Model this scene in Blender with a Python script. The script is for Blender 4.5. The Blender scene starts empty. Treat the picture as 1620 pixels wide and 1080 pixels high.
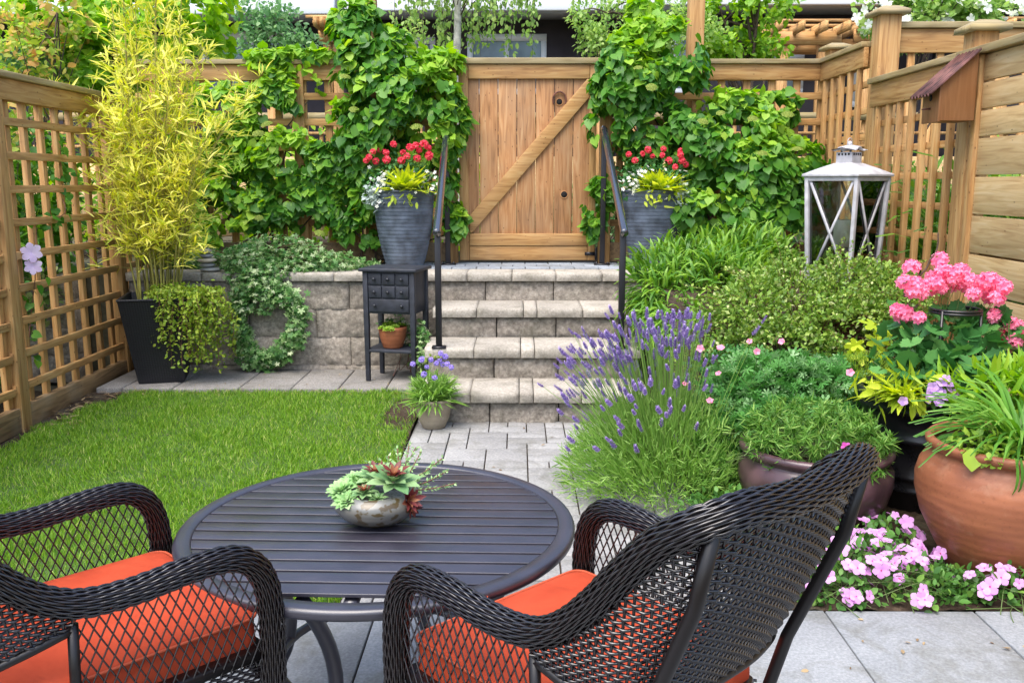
import bpy, math, random
import numpy as np
from mathutils import Matrix, Vector, noise
PI = math.pi
R = np.random.RandomState(7)
C = bpy.context.scene.collection
rad = math.radians

# ------------------------------------------------------------------ materials
def mat(name):
    m = bpy.data.materials.new(name); m.use_nodes = True
    nt = m.node_tree
    return m, nt, nt.nodes, nt.links, nt.nodes['Principled BSDF']
def ramp(N, stops):
    r = N.new('ShaderNodeValToRGB'); e = r.color_ramp.elements
    while len(e) < len(stops): e.new(.5)
    for i, (p, c) in enumerate(stops):
        e[i].position = p; e[i].color = (c[0], c[1], c[2], 1)
    return r
def leafmat(name, stops, rough=.42, trans=.3, spec=.35, bias=None):
    """leaf colour varies from leaf to leaf (random per island)"""
    m, nt, N, L, P = mat(name)
    g = N.new('ShaderNodeNewGeometry')
    r = ramp(N, stops); L.new(g.outputs['Random Per Island'], r.inputs[0])
    L.new(r.outputs[0], P.inputs['Base Color'])
    P.inputs['Roughness'].default_value = rough
    P.inputs['Specular IOR Level'].default_value = spec
    t = N.new('ShaderNodeBsdfTranslucent')
    hs = N.new('ShaderNodeHueSaturation'); hs.inputs['Saturation'].default_value = 1.1; hs.inputs['Value'].default_value = 1.7
    hs.inputs['Hue'].default_value = .49
    L.new(r.outputs[0], hs.inputs['Color']); L.new(hs.outputs[0], t.inputs[0])
    mx = N.new('ShaderNodeMixShader'); mx.inputs[0].default_value = trans
    L.new(P.outputs[0], mx.inputs[1]); L.new(t.outputs[0], mx.inputs[2])
    L.new(mx.outputs[0], N['Material Output'].inputs[0])
    return m
def simple(name, col, rough=.5, metal=0, spec=.5, nscale=0, nvar=.25, bump=0, bscale=60, coat=0):
    m, nt, N, L, P = mat(name)
    P.inputs['Base Color'].default_value = (*col, 1); P.inputs['Roughness'].default_value = rough
    P.inputs['Metallic'].default_value = metal; P.inputs['Specular IOR Level'].default_value = spec
    P.inputs['Coat Weight'].default_value = coat
    tc = N.new('ShaderNodeTexCoord')
    if nscale:
        n = N.new('ShaderNodeTexNoise'); n.inputs['Scale'].default_value = nscale; n.inputs['Detail'].default_value = 6
        L.new(tc.outputs['Object'], n.inputs[0])
        r = ramp(N, [(.3, [c*(1-nvar) for c in col]), (.7, [min(1, c*(1+nvar)) for c in col])])
        L.new(n.outputs[0], r.inputs[0]); L.new(r.outputs[0], P.inputs['Base Color'])
        rr = N.new('ShaderNodeMapRange'); rr.inputs['To Min'].default_value = max(.05, rough-.1); rr.inputs['To Max'].default_value = min(1, rough+.12)
        L.new(n.outputs[0], rr.inputs[0]); L.new(rr.outputs[0], P.inputs['Roughness'])
    if bump:
        n2 = N.new('ShaderNodeTexNoise'); n2.inputs['Scale'].default_value = bscale; n2.inputs['Detail'].default_value = 5
        L.new(tc.outputs['Object'], n2.inputs[0])
        b = N.new('ShaderNodeBump'); b.inputs['Strength'].default_value = bump; b.inputs['Distance'].default_value = .004
        L.new(n2.outputs[0], b.inputs['Height']); L.new(b.outputs[0], P.inputs['Normal'])
    return m
def wood(name, axis, c1, c2, c3, knots=True, wear=.2):
    m, nt, N, L, P = mat(name)
    tc = N.new('ShaderNodeTexCoord'); g = N.new('ShaderNodeNewGeometry')
    mp = N.new('ShaderNodeMapping')
    s = [14, 14, 14]; s[axis] = 1.1
    mp.inputs['Scale'].default_value = s
    L.new(tc.outputs['Object'], mp.inputs[0])
    off = N.new('ShaderNodeVectorMath'); off.operation = 'ADD'
    sc = N.new('ShaderNodeMath'); sc.operation = 'MULTIPLY'; sc.inputs[1].default_value = 37
    L.new(g.outputs['Random Per Island'], sc.inputs[0]); L.new(mp.outputs[0], off.inputs[0]); L.new(sc.outputs[0], off.inputs[1])
    n = N.new('ShaderNodeTexNoise'); n.inputs['Scale'].default_value = 2.2; n.inputs['Detail'].default_value = 8; n.inputs['Distortion'].default_value = 1.2
    L.new(off.outputs[0], n.inputs[0])
    r = ramp(N, [(.3, c1), (.52, c2), (.72, c3)]); L.new(n.outputs[0], r.inputs[0])
    # board to board change
    hs = N.new('ShaderNodeHueSaturation')
    mr = N.new('ShaderNodeMapRange'); mr.inputs['To Min'].default_value = .78; mr.inputs['To Max'].default_value = 1.22
    L.new(g.outputs['Random Per Island'], mr.inputs[0]); L.new(mr.outputs[0], hs.inputs['Value']); L.new(r.outputs[0], hs.inputs['Color'])
    # grey weathering in patches
    n3 = N.new('ShaderNodeTexNoise'); n3.inputs['Scale'].default_value = 3.0; n3.inputs['Detail'].default_value = 5
    L.new(tc.outputs['Object'], n3.inputs[0])
    r3 = ramp(N, [(.42, (0, 0, 0)), (.75, (wear, wear, wear))]); L.new(n3.outputs[0], r3.inputs[0])
    mx = N.new('ShaderNodeMixRGB'); mx.inputs[2].default_value = (.30, .25, .17, 1)
    L.new(r3.outputs[0], mx.inputs[0]); L.new(hs.outputs[0], mx.inputs[1])
    last = mx.outputs[0]
    if knots:
        v = N.new('ShaderNodeTexVoronoi'); mp2 = N.new('ShaderNodeMapping'); s2 = [5, 5, 5]; s2[axis] = 2.6
        mp2.inputs['Scale'].default_value = s2; L.new(tc.outputs['Object'], mp2.inputs[0]); L.new(mp2.outputs[0], v.inputs[0])
        r4 = ramp(N, [(.05, (1, 1, 1)), (.13, (0, 0, 0))]); L.new(v.outputs['Distance'], r4.inputs[0])
        mk = N.new('ShaderNodeMixRGB'); mk.inputs[2].default_value = (c1[0]*.3, c1[1]*.25, c1[2]*.25, 1)
        mm = N.new('ShaderNodeMath'); mm.operation = 'MULTIPLY'; mm.inputs[1].default_value = .8
        L.new(r4.outputs[0], mm.inputs[0]); L.new(mm.outputs[0], mk.inputs[0]); L.new(last, mk.inputs[1]); last = mk.outputs[0]
    L.new(last, P.inputs['Base Color'])
    P.inputs['Roughness'].default_value = .62; P.inputs['Specular IOR Level'].default_value = .3
    b = N.new('ShaderNodeBump'); b.inputs['Strength'].default_value = .35; b.inputs['Distance'].default_value = .004
    L.new(n.outputs[0], b.inputs['Height']); L.new(b.outputs[0], P.inputs['Normal'])
    return m
def stone(name, c1, c2, c3, sc=30, bump=.6, stain=.45):
    m, nt, N, L, P = mat(name)
    tc = N.new('ShaderNodeTexCoord'); g = N.new('ShaderNodeNewGeometry')
    n = N.new('ShaderNodeTexNoise'); n.inputs['Scale'].default_value = sc; n.inputs['Detail'].default_value = 10; n.inputs['Roughness'].default_value = .7
    L.new(tc.outputs['Object'], n.inputs[0])
    r = ramp(N, [(.32, c1), (.5, c2), (.68, c3)]); L.new(n.outputs[0], r.inputs[0])
    nb = N.new('ShaderNodeTexNoise'); nb.inputs['Scale'].default_value = 2.5; nb.inputs['Detail'].default_value = 4
    L.new(tc.outputs['Object'], nb.inputs[0])
    ad = N.new('ShaderNodeMath'); ad.operation = 'ADD'; L.new(nb.outputs[0], ad.inputs[0])
    m2 = N.new('ShaderNodeMath'); m2.operation = 'MULTIPLY'; m2.inputs[1].default_value = .35
    L.new(g.outputs['Random Per Island'], m2.inputs[0]); L.new(m2.outputs[0], ad.inputs[1])
    mr = N.new('ShaderNodeMapRange'); mr.inputs['From Min'].default_value = .35; mr.inputs['From Max'].default_value = 1.0
    mr.inputs['To Min'].default_value = .74; mr.inputs['To Max'].default_value = 1.2
    L.new(ad.outputs[0], mr.inputs[0])
    hs = N.new('ShaderNodeHueSaturation'); L.new(r.outputs[0], hs.inputs['Color']); L.new(mr.outputs[0], hs.inputs['Value'])
    ns = N.new('ShaderNodeTexNoise'); ns.inputs['Scale'].default_value = 4.5; ns.inputs['Detail'].default_value = 9; ns.inputs['Roughness'].default_value = .65; ns.inputs['Distortion'].default_value = .8
    L.new(tc.outputs['Object'], ns.inputs[0])
    rs_ = ramp(N, [(.50, (0, 0, 0)), (.68, (stain, stain, stain))]); L.new(ns.outputs[0], rs_.inputs[0])
    ms_ = N.new('ShaderNodeMixRGB'); ms_.inputs[2].default_value = (.10, .095, .065, 1)
    L.new(rs_.outputs[0], ms_.inputs[0]); L.new(hs.outputs[0], ms_.inputs[1])
    L.new(ms_.outputs[0], P.inputs['Base Color']); P.inputs['Roughness'].default_value = .9; P.inputs['Specular IOR Level'].default_value = .2
    b = N.new('ShaderNodeBump'); b.inputs['Strength'].default_value = bump; b.inputs['Distance'].default_value = .006
    L.new(n.outputs[0], b.inputs['Height']); L.new(b.outputs[0], P.inputs['Normal'])
    return m

M = {}
TR = ((.28, .135, .042), (.46, .25, .088), (.54, .34, .14))
for ax in (0, 1, 2): M['w%d' % ax] = wood('cedar_%d' % ax, ax, *TR)
M['gate_board'] = wood('gate_board', 2, (.23, .105, .04), (.40, .195, .078), (.47, .28, .135), wear=.3)
M['board'] = wood('pale_board', 1, (.42, .26, .11), (.58, .40, .19), (.66, .49, .27), wear=.15)
M['cap0'] = wood('cap_0', 0, (.20, .14, .06), (.31, .24, .11), (.40, .32, .17), knots=False, wear=.6)
M['cap1'] = wood('cap_1', 1, (.24, .165, .07), (.37, .27, .12), (.46, .36, .18), knots=False, wear=.5)
M['birdwood'] = wood('birdhouse_wood', 2, (.20, .085, .03), (.27, .12, .045), (.32, .15, .06), knots=False, wear=.1)
M['kick'] = wood('kickboard', 1, (.13, .075, .035), (.24, .15, .07), (.33, .21, .10), wear=.7)
M['block'] = stone('split_block', (.15, .128, .105), (.275, .24, .20), (.43, .385, .325), 34, .9)
M['cap'] = stone('cap_block', (.25, .222, .185), (.37, .335, .285), (.48, .44, .38), 60, .45)
M['paver'] = stone('paver', (.20, .20, .20), (.28, .275, .27), (.36, .35, .335), 70, .25)
M['threshold'] = stone('threshold', (.20, .22, .25), (.28, .31, .35), (.36, .38, .42), 60, .3)
M['slab'] = stone('slab', (.19, .20, .215), (.25, .265, .28), (.33, .34, .355), 90, .3)
M['soil'] = stone('soil', (.02, .013, .008), (.045, .03, .02), (.09, .065, .045), 40, 1)
M['pebble'] = stone('pebbles', (.12, .11, .10), (.25, .235, .22), (.42, .40, .37), 120, .8)
M['ground'] = stone('ground_mat', (.04, .04, .025), (.08, .075, .05), (.13, .12, .09), 6, .5)
M['turf'] = simple('turf_soil', (.05, .09, .018), .9, nscale=8, nvar=.5)
M['wicker'] = simple('wicker', (.0085, .0055, .0058), .19, spec=.9, nscale=40, nvar=.4)
M['wickercore'] = simple('wicker_core', (.008, .005, .005), .6)
M['frame'] = simple('chair_frame', (.006, .004, .004), .4)
def cushion_mat():
    m, nt, N, L, P = mat('cushion')
    tc = N.new('ShaderNodeTexCoord')
    w = N.new('ShaderNodeTexNoise'); w.inputs['Scale'].default_value = 7; w.inputs['Detail'].default_value = 3
    L.new(tc.outputs['Object'], w.inputs[0])
    r = ramp(N, [(.3, (.37, .048, .019)), (.7, (.45, .066, .027))]); L.new(w.outputs[0], r.inputs[0]); L.new(r.outputs[0], P.inputs['Base Color'])
    P.inputs['Roughness'].default_value = .85; P.inputs['Specular IOR Level'].default_value = .15
    b1 = N.new('ShaderNodeBump'); b1.inputs['Strength'].default_value = .8; b1.inputs['Distance'].default_value = .02
    w2 = N.new('ShaderNodeTexNoise'); w2.inputs['Scale'].default_value = 5; w2.inputs['Distortion'].default_value = 1.5; w2.inputs['Detail'].default_value = 2
    L.new(tc.outputs['Object'], w2.inputs[0]); L.new(w2.outputs[0], b1.inputs['Height'])
    n = N.new('ShaderNodeTexNoise'); n.inputs['Scale'].default_value = 900
    L.new(tc.outputs['Object'], n.inputs[0])
    b2 = N.new('ShaderNodeBump'); b2.inputs['Strength'].default_value = .3; b2.inputs['Distance'].default_value = .001
    L.new(n.outputs[0], b2.inputs['Height']); L.new(b1.outputs[0], b2.inputs['Normal']); L.new(b2.outputs[0], P.inputs['Normal'])
    return m
M['cushion'] = cushion_mat()
M['piping'] = simple('piping', (.42, .07, .025), .8)
M['table'] = simple('table_paint', (.027, .025, .037), .36, spec=.95, nscale=12, nvar=.2, bump=.1, bscale=400)
M['black_metal'] = simple('black_metal', (.02, .022, .034), .2, spec=1.0, coat=1)
M['black_post'] = simple('black_post', (.008, .007, .010), .35)
M['cabinet'] = simple('cabinet_paint', (.020, .023, .034), .55, nscale=18, nvar=.35, bump=.2, bscale=50)
M['knob'] = simple('knob', (.015, .017, .024), .4)
M['bluepot'] = simple('blue_pot', (.075, .095, .13), .48, spec=.5, nscale=9, nvar=.55, bump=.3, bscale=60)
M['beigepot'] = simple('beige_pot', (.33, .27, .20), .6, nscale=6, nvar=.25, bump=.2)
M['terra'] = simple('terracotta', (.25, .085, .036), .42, nscale=5, nvar=.5, bump=.25, bscale=18)
M['terra2'] = simple('terracotta_small', (.36, .10, .035), .6, nscale=9, nvar=.3, bump=.2)
M['maroon'] = simple('maroon_glaze', (.085, .045, .052), .30, nscale=7, nvar=.5, coat=.2)
M['blackpot'] = simple('black_pot', (.012, .012, .014), .28, nscale=10, nvar=.3)
M['white_metal'] = simple('white_metal', (.43, .42, .44), .5, nscale=14, nvar=.22, bump=.15)
M['rust'] = simple('rust', (.13, .05, .035), .6, metal=.3, nscale=20, nvar=.6, bump=.3)
M['bird_rust'] = simple('corrugated', (.13, .055, .045), .5, metal=.4, nscale=14, nvar=.7, bump=.3)
M['candle'] = simple('candle', (.75, .72, .62), .4)
M['dark'] = simple('dark', (.006, .005, .005), .9)
M['bark'] = simple('bark', (.075, .05, .035), .9, nscale=20, nvar=.5, bump=.6)
M['birch'] = simple('birch_bark', (.5, .47, .42), .8, nscale=12, nvar=.5)
M['stemg'] = simple('green_stem', (.10, .16, .04), .6)
M['cane'] = simple('cane', (.30, .27, .06), .45, nscale=8, nvar=.4)
M['stemr'] = simple('red_stem', (.16, .06, .04), .6)
M['house'] = simple('siding', (.045, .036, .042), .7, nscale=3, nvar=.3)
M['houselight'] = simple('soffit', (.50, .52, .56), .6, nscale=2, nvar=.1)
M['white'] = simple('white_trim', (.75, .77, .80), .5)
M['roof'] = simple('roof_shingle', (.16, .16, .18), .9, nscale=14, nvar=.4, bump=.5)
M['wallstone'] = M['block']
for i, c in enumerate([(.15, .14, .13), (.40, .34, .28), (.10, .10, .11), (.56, .48, .38), (.36, .36, .36), (.26, .26, .28)]):
    M['peb%d' % i] = simple('cairn_%d' % i, c, .6, nscale=12, nvar=.3, bump=.2)
def glass(name, tint=(.93, .97, .96), rough=.02):
    m, nt, N, L, P = mat(name)
    gl = N.new('ShaderNodeBsdfGlossy'); gl.inputs['Roughness'].default_value = rough
    tr = N.new('ShaderNodeBsdfTransparent'); tr.inputs[0].default_value = (*tint, 1)
    f = N.new('ShaderNodeFresnel'); f.inputs[0].default_value = 1.5
    ad = N.new('ShaderNodeMath'); ad.operation = 'ADD'; ad.inputs[1].default_value = .05
    L.new(f.outputs[0], ad.inputs[0])
    mx = N.new('ShaderNodeMixShader'); L.new(ad.outputs[0], mx.inputs[0]); L.new(tr.outputs[0], mx.inputs[1]); L.new(gl.outputs[0], mx.inputs[2])
    L.new(mx.outputs[0], N['Material Output'].inputs[0])
    return m
M['glass'] = glass('lantern_glass')
M['window'] = simple('window_glass', (.28, .36, .42), .08, spec=1, nscale=1.5, nvar=.5)
def weave_planter():
    m, nt, N, L, P = mat('woven_planter')
    tc = N.new('ShaderNodeTexCoord')
    mp = N.new('ShaderNodeMapping'); mp.inputs['Scale'].default_value = (1, 1, 1); mp.inputs['Rotation'].default_value = (0, 0, .2)
    L.new(tc.outputs['Object'], mp.inputs[0])
    ck = N.new('ShaderNodeTexWave'); ck.bands_direction = 'X'; ck.inputs['Scale'].default_value = 19; L.new(mp.outputs[0], ck.inputs[0])
    ck2 = N.new('ShaderNodeTexWave'); ck2.bands_direction = 'Z'; ck2.inputs['Scale'].default_value = 22; ck2.inputs['Distortion'].default_value = 0; L.new(mp.outputs[0], ck2.inputs[0])
    mu = N.new('ShaderNodeMath'); mu.operation = 'ADD'; L.new(ck.outputs['Fac'], mu.inputs[0]); L.new(ck2.outputs['Fac'], mu.inputs[1])
    b = N.new('ShaderNodeBump'); b.inputs['Strength'].default_value = .35; b.inputs['Distance'].default_value = .004
    L.new(mu.outputs[0], b.inputs['Height']); L.new(b.outputs[0], P.inputs['Normal'])
    P.inputs['Base Color'].default_value = (.009, .009, .013, 1); P.inputs['Roughness'].default_value = .5
    return m
M['planter'] = weave_planter()
# foliage
G = lambda *s: list(s)
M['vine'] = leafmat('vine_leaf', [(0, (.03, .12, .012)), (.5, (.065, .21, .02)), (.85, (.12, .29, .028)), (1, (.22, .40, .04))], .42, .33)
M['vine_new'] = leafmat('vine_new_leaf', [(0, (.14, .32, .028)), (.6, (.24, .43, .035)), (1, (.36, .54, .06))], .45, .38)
M['vineflower'] = leafmat('vine_flower', [(0, (.16, .24, .03)), (1, (.34, .40, .08))], .6, .3)
M['bamboo'] = leafmat('bamboo_leaf', [(0, (.38, .48, .04)), (.5, (.68, .69, .085)), (1, (.92, .85, .25))], .45, .35)
M['lowbamboo'] = leafmat('low_bamboo_leaf', [(0, (.06, .17, .02)), (.5, (.13, .29, .03)), (1, (.25, .42, .05))], .42, .3)
M['jenny'] = leafmat('jenny_leaf', [(0, (.12, .22, .02)), (.6, (.25, .36, .035)), (1, (.40, .48, .07))], .45, .3)
M['ivy'] = leafmat('ivy_leaf', [(0, (.05, .16, .035)), (.5, (.12, .26, .07)), (.78, (.26, .40, .15)), (1, (.58, .64, .40))], .45, .25)
M['lav'] = leafmat('lavender_leaf', [(0, (.13, .27, .045)), (.6, (.22, .40, .07)), (1, (.34, .50, .14))], .6, .3)
M['lavflower'] = leafmat('lavender_flower', [(0, (.20, .13, .34)), (.6, (.34, .24, .50)), (1, (.52, .42, .66))], .6, .25)
M['coton'] = leafmat('small_leaf', [(0, (.08, .17, .02)), (.6, (.18, .31, .045)), (.9, (.30, .42, .07)), (1, (.52, .56, .26))], .4, .25)
M['crane'] = leafmat('cranesbill_leaf', [(0, (.05, .18, .035)), (.6, (.10, .29, .06)), (1, (.25, .42, .19))], .5, .25)
M['rosem'] = leafmat('needle_leaf', [(0, (.06, .17, .02)), (.6, (.12, .27, .04)), (1, (.24, .38, .08))], .5, .25)
M['lime'] = leafmat('lime_leaf', [(0, (.30, .42, .03)), (.6, (.46, .56, .04)), (1, (.60, .66, .09))], .45, .35)
M['silver'] = leafmat('silver_leaf', [(0, (.25, .33, .30)), (1, (.55, .62, .60))], .7, .15)
M['gerleaf'] = leafmat('geranium_leaf', [(0, (.03, .12, .03)), (.7, (.06, .20, .045)), (1, (.11, .28, .07))], .5, .2)
M['blade'] = leafmat('iris_blade', [(0, (.05, .16, .02)), (.6, (.10, .27, .03)), (1, (.20, .38, .07))], .4, .3)
M['sedum'] = leafmat('sedum_leaf', [(0, (.15, .30, .03)), (1, (.32, .46, .06))], .5, .3)
M['imp_leaf'] = leafmat('impatiens_leaf', [(0, (.04, .12, .02)), (.7, (.09, .23, .04)), (1, (.18, .34, .06))], .5, .25)
M['grass'] = leafmat('grass_blade', [(0, (.06, .16, .010)), (.45, (.13, .28, .015)), (.85, (.23, .40, .03)), (.95, (.36, .46, .08)), (1, (.52, .50, .20))], .5, .35)
M['maple'] = leafmat('maple_leaf', [(0, (.14, .32, .025)), (.6, (.28, .50, .04)), (1, (.44, .60, .07))], .45, .5)
M['orange_leaf'] = leafmat('orange_leaf', [(0, (.16, .34, .04)), (.55, (.36, .46, .08)), (1, (.58, .32, .12))], .5, .45)
M['dull_leaf'] = leafmat('dull_leaf', [(0, (.08, .20, .07)), (.6, (.16, .32, .12)), (1, (.28, .42, .20))], .5, .4)
M['birchleaf'] = leafmat('birch_leaf', [(0, (.14, .27, .06)), (.6, (.27, .43, .10)), (1, (.42, .54, .18))], .5, .45)
M['varieg'] = leafmat('variegated_leaf', [(0, (.08, .20, .05)), (.5, (.20, .34, .10)), (.8, (.40, .48, .20)), (1, (.55, .45, .25))], .5, .3)
def petal(name, a, b, tr=.3): return leafmat(name, [(0, a), (1, b)], .6, tr, .2)
M['red'] = petal('red_petal', (.66, .03, .06), (.84, .12, .16))
M['pink'] = petal('pink_petal', (.80, .16, .32), (.93, .40, .55))
M['deeppink'] = petal('deep_pink_petal', (.50, .02, .10), (.62, .05, .14))
M['lilac'] = petal('lilac_petal', (.58, .24, .60), (.78, .42, .76))
M['lilac_eye'] = simple('eye', (.45, .02, .15), .6)
M['violet'] = petal('violet_petal', (.30, .22, .62), (.48, .36, .78))
M['clematis'] = petal('clematis_petal', (.62, .48, .72), (.75, .62, .82))
M['whitef'] = petal('white_petal', (.75, .75, .72), (.85, .85, .80))
M['magenta'] = petal('magenta_petal', (.50, .05, .35), (.65, .12, .45))
M['purpleflower'] = petal('petunia_petal', (.42, .22, .58), (.62, .40, .74))
M['succ'] = leafmat('succulent', [(0, (.12, .26, .10)), (.6, (.22, .36, .15)), (1, (.34, .48, .22))], .45, .15)
M['succpale'] = leafmat('succulent_pale', [(0, (.22, .42, .14)), (1, (.42, .60, .28))], .5, .2)
M['succred'] = leafmat('succulent_red', [(0, (.10, .025, .03)), (.6, (.20, .04, .035)), (1, (.30, .12, .05))], .45, .15)
M['litter'] = leafmat('litter', [(0, (.14, .08, .04)), (1, (.42, .32, .18))], .8, .1)
def clay(name, a, b, salt, rough):
    m, nt, N, L, P = mat(name)
    tc = N.new('ShaderNodeTexCoord'); mp = N.new('ShaderNodeMapping'); mp.inputs['Scale'].default_value = (1, 1, 3.5); L.new(tc.outputs['Object'], mp.inputs[0])
    n = N.new('ShaderNodeTexNoise'); n.inputs['Scale'].default_value = 3.2; n.inputs['Detail'].default_value = 8; n.inputs['Distortion'].default_value = .6; L.new(mp.outputs[0], n.inputs[0])
    r = ramp(N, [(.32, a), (.68, b)]); L.new(n.outputs[0], r.inputs[0])
    n2 = N.new('ShaderNodeTexNoise'); n2.inputs['Scale'].default_value = 7; n2.inputs['Detail'].default_value = 12; n2.inputs['Roughness'].default_value = .75; L.new(tc.outputs['Object'], n2.inputs[0])
    r2 = ramp(N, [(.56, (0, 0, 0)), (.74, (.55, .55, .55))]); L.new(n2.outputs[0], r2.inputs[0])
    mx = N.new('ShaderNodeMixRGB'); mx.inputs[2].default_value = (*salt, 1); L.new(r2.outputs[0], mx.inputs[0]); L.new(r.outputs[0], mx.inputs[1])
    n3 = N.new('ShaderNodeTexNoise'); n3.inputs['Scale'].default_value = 60; n3.inputs['Detail'].default_value = 6; L.new(tc.outputs['Object'], n3.inputs[0])
    r3 = ramp(N, [(.33, (.25, .25, .25)), (.43, (0, 0, 0))]); L.new(n3.outputs[0], r3.inputs[0])
    mx2 = N.new('ShaderNodeMixRGB'); mx2.inputs[2].default_value = (a[0]*.5, a[1]*.5, a[2]*.5, 1); L.new(r3.outputs[0], mx2.inputs[0]); L.new(mx.outputs[0], mx2.inputs[1])
    L.new(mx2.outputs[0], P.inputs['Base Color'])
    rr = N.new('ShaderNodeMapRange'); rr.inputs['To Min'].default_value = rough-.1; rr.inputs['To Max'].default_value = rough+.25; L.new(n2.outputs[0], rr.inputs[0]); L.new(rr.outputs[0], P.inputs['Roughness'])
    w = N.new('ShaderNodeTexWave'); w.bands_direction = 'Z'; w.inputs['Scale'].default_value = 9; w.inputs['Distortion'].default_value = 1.5; w.inputs['Detail Scale'].default_value = .6; L.new(tc.outputs['Object'], w.inputs[0])
    b0 = N.new('ShaderNodeBump'); b0.inputs['Strength'].default_value = .16; b0.inputs['Distance'].default_value = .004; L.new(w.outputs['Fac'], b0.inputs['Height'])
    b = N.new('ShaderNodeBump'); b.inputs['Strength'].default_value = .3; b.inputs['Distance'].default_value = .002; L.new(n3.outputs[0], b.inputs['Height']); L.new(b0.outputs[0], b.inputs['Normal']); L.new(b.outputs[0], P.inputs['Normal'])
    return m
M['terra'] = clay('terracotta', (.20, .062, .025), (.33, .115, .048), (.36, .20, .12), .45)
M['terra2'] = clay('terracotta_small', (.25, .075, .028), (.36, .12, .05), (.40, .24, .16), .6)
M['beigepot'] = clay('beige_clay', (.22, .175, .125), (.33, .275, .205), (.42, .37, .29), .6)
def bowl_mat():
    m, nt, N, L, P = mat('bowl_glaze')
    tc = N.new('ShaderNodeTexCoord')
    n = N.new('ShaderNodeTexNoise'); n.inputs['Scale'].default_value = 38; n.inputs['Detail'].default_value = 2
    L.new(tc.outputs['Object'], n.inputs[0])
    r = ramp(N, [(.52, (0, 0, 0)), (.56, (1, 1, 1))]); L.new(n.outputs[0], r.inputs[0])
    # painted sprig: only in one patch of the wall of the bowl
    vm = N.new('ShaderNodeVectorMath'); vm.operation = 'DISTANCE'; vm.inputs[1].default_value = (-.345, 2.245, .775)
    L.new(tc.outputs['Object'], vm.inputs[0])
    r2 = ramp(N, [(.08, (1, 1, 1)), (.10, (0, 0, 0))]); L.new(vm.outputs['Value'], r2.inputs[0])
    mu = N.new('ShaderNodeMath'); mu.operation = 'MULTIPLY'; L.new(r.outputs[0], mu.inputs[0]); L.new(r2.outputs[0], mu.inputs[1])
    mx = N.new('ShaderNodeMixRGB'); mx.inputs[1].default_value = (.14, .14, .125, 1); mx.inputs[2].default_value = (.07, .05, .02, 1)
    L.new(mu.outputs[0], mx.inputs[0]); L.new(mx.outputs[0], P.inputs['Base Color'])
    P.inputs['Roughness'].default_value = .3; P.inputs['Coat Weight'].default_value = .3
    return m
M['bowl'] = bowl_mat()

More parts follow.
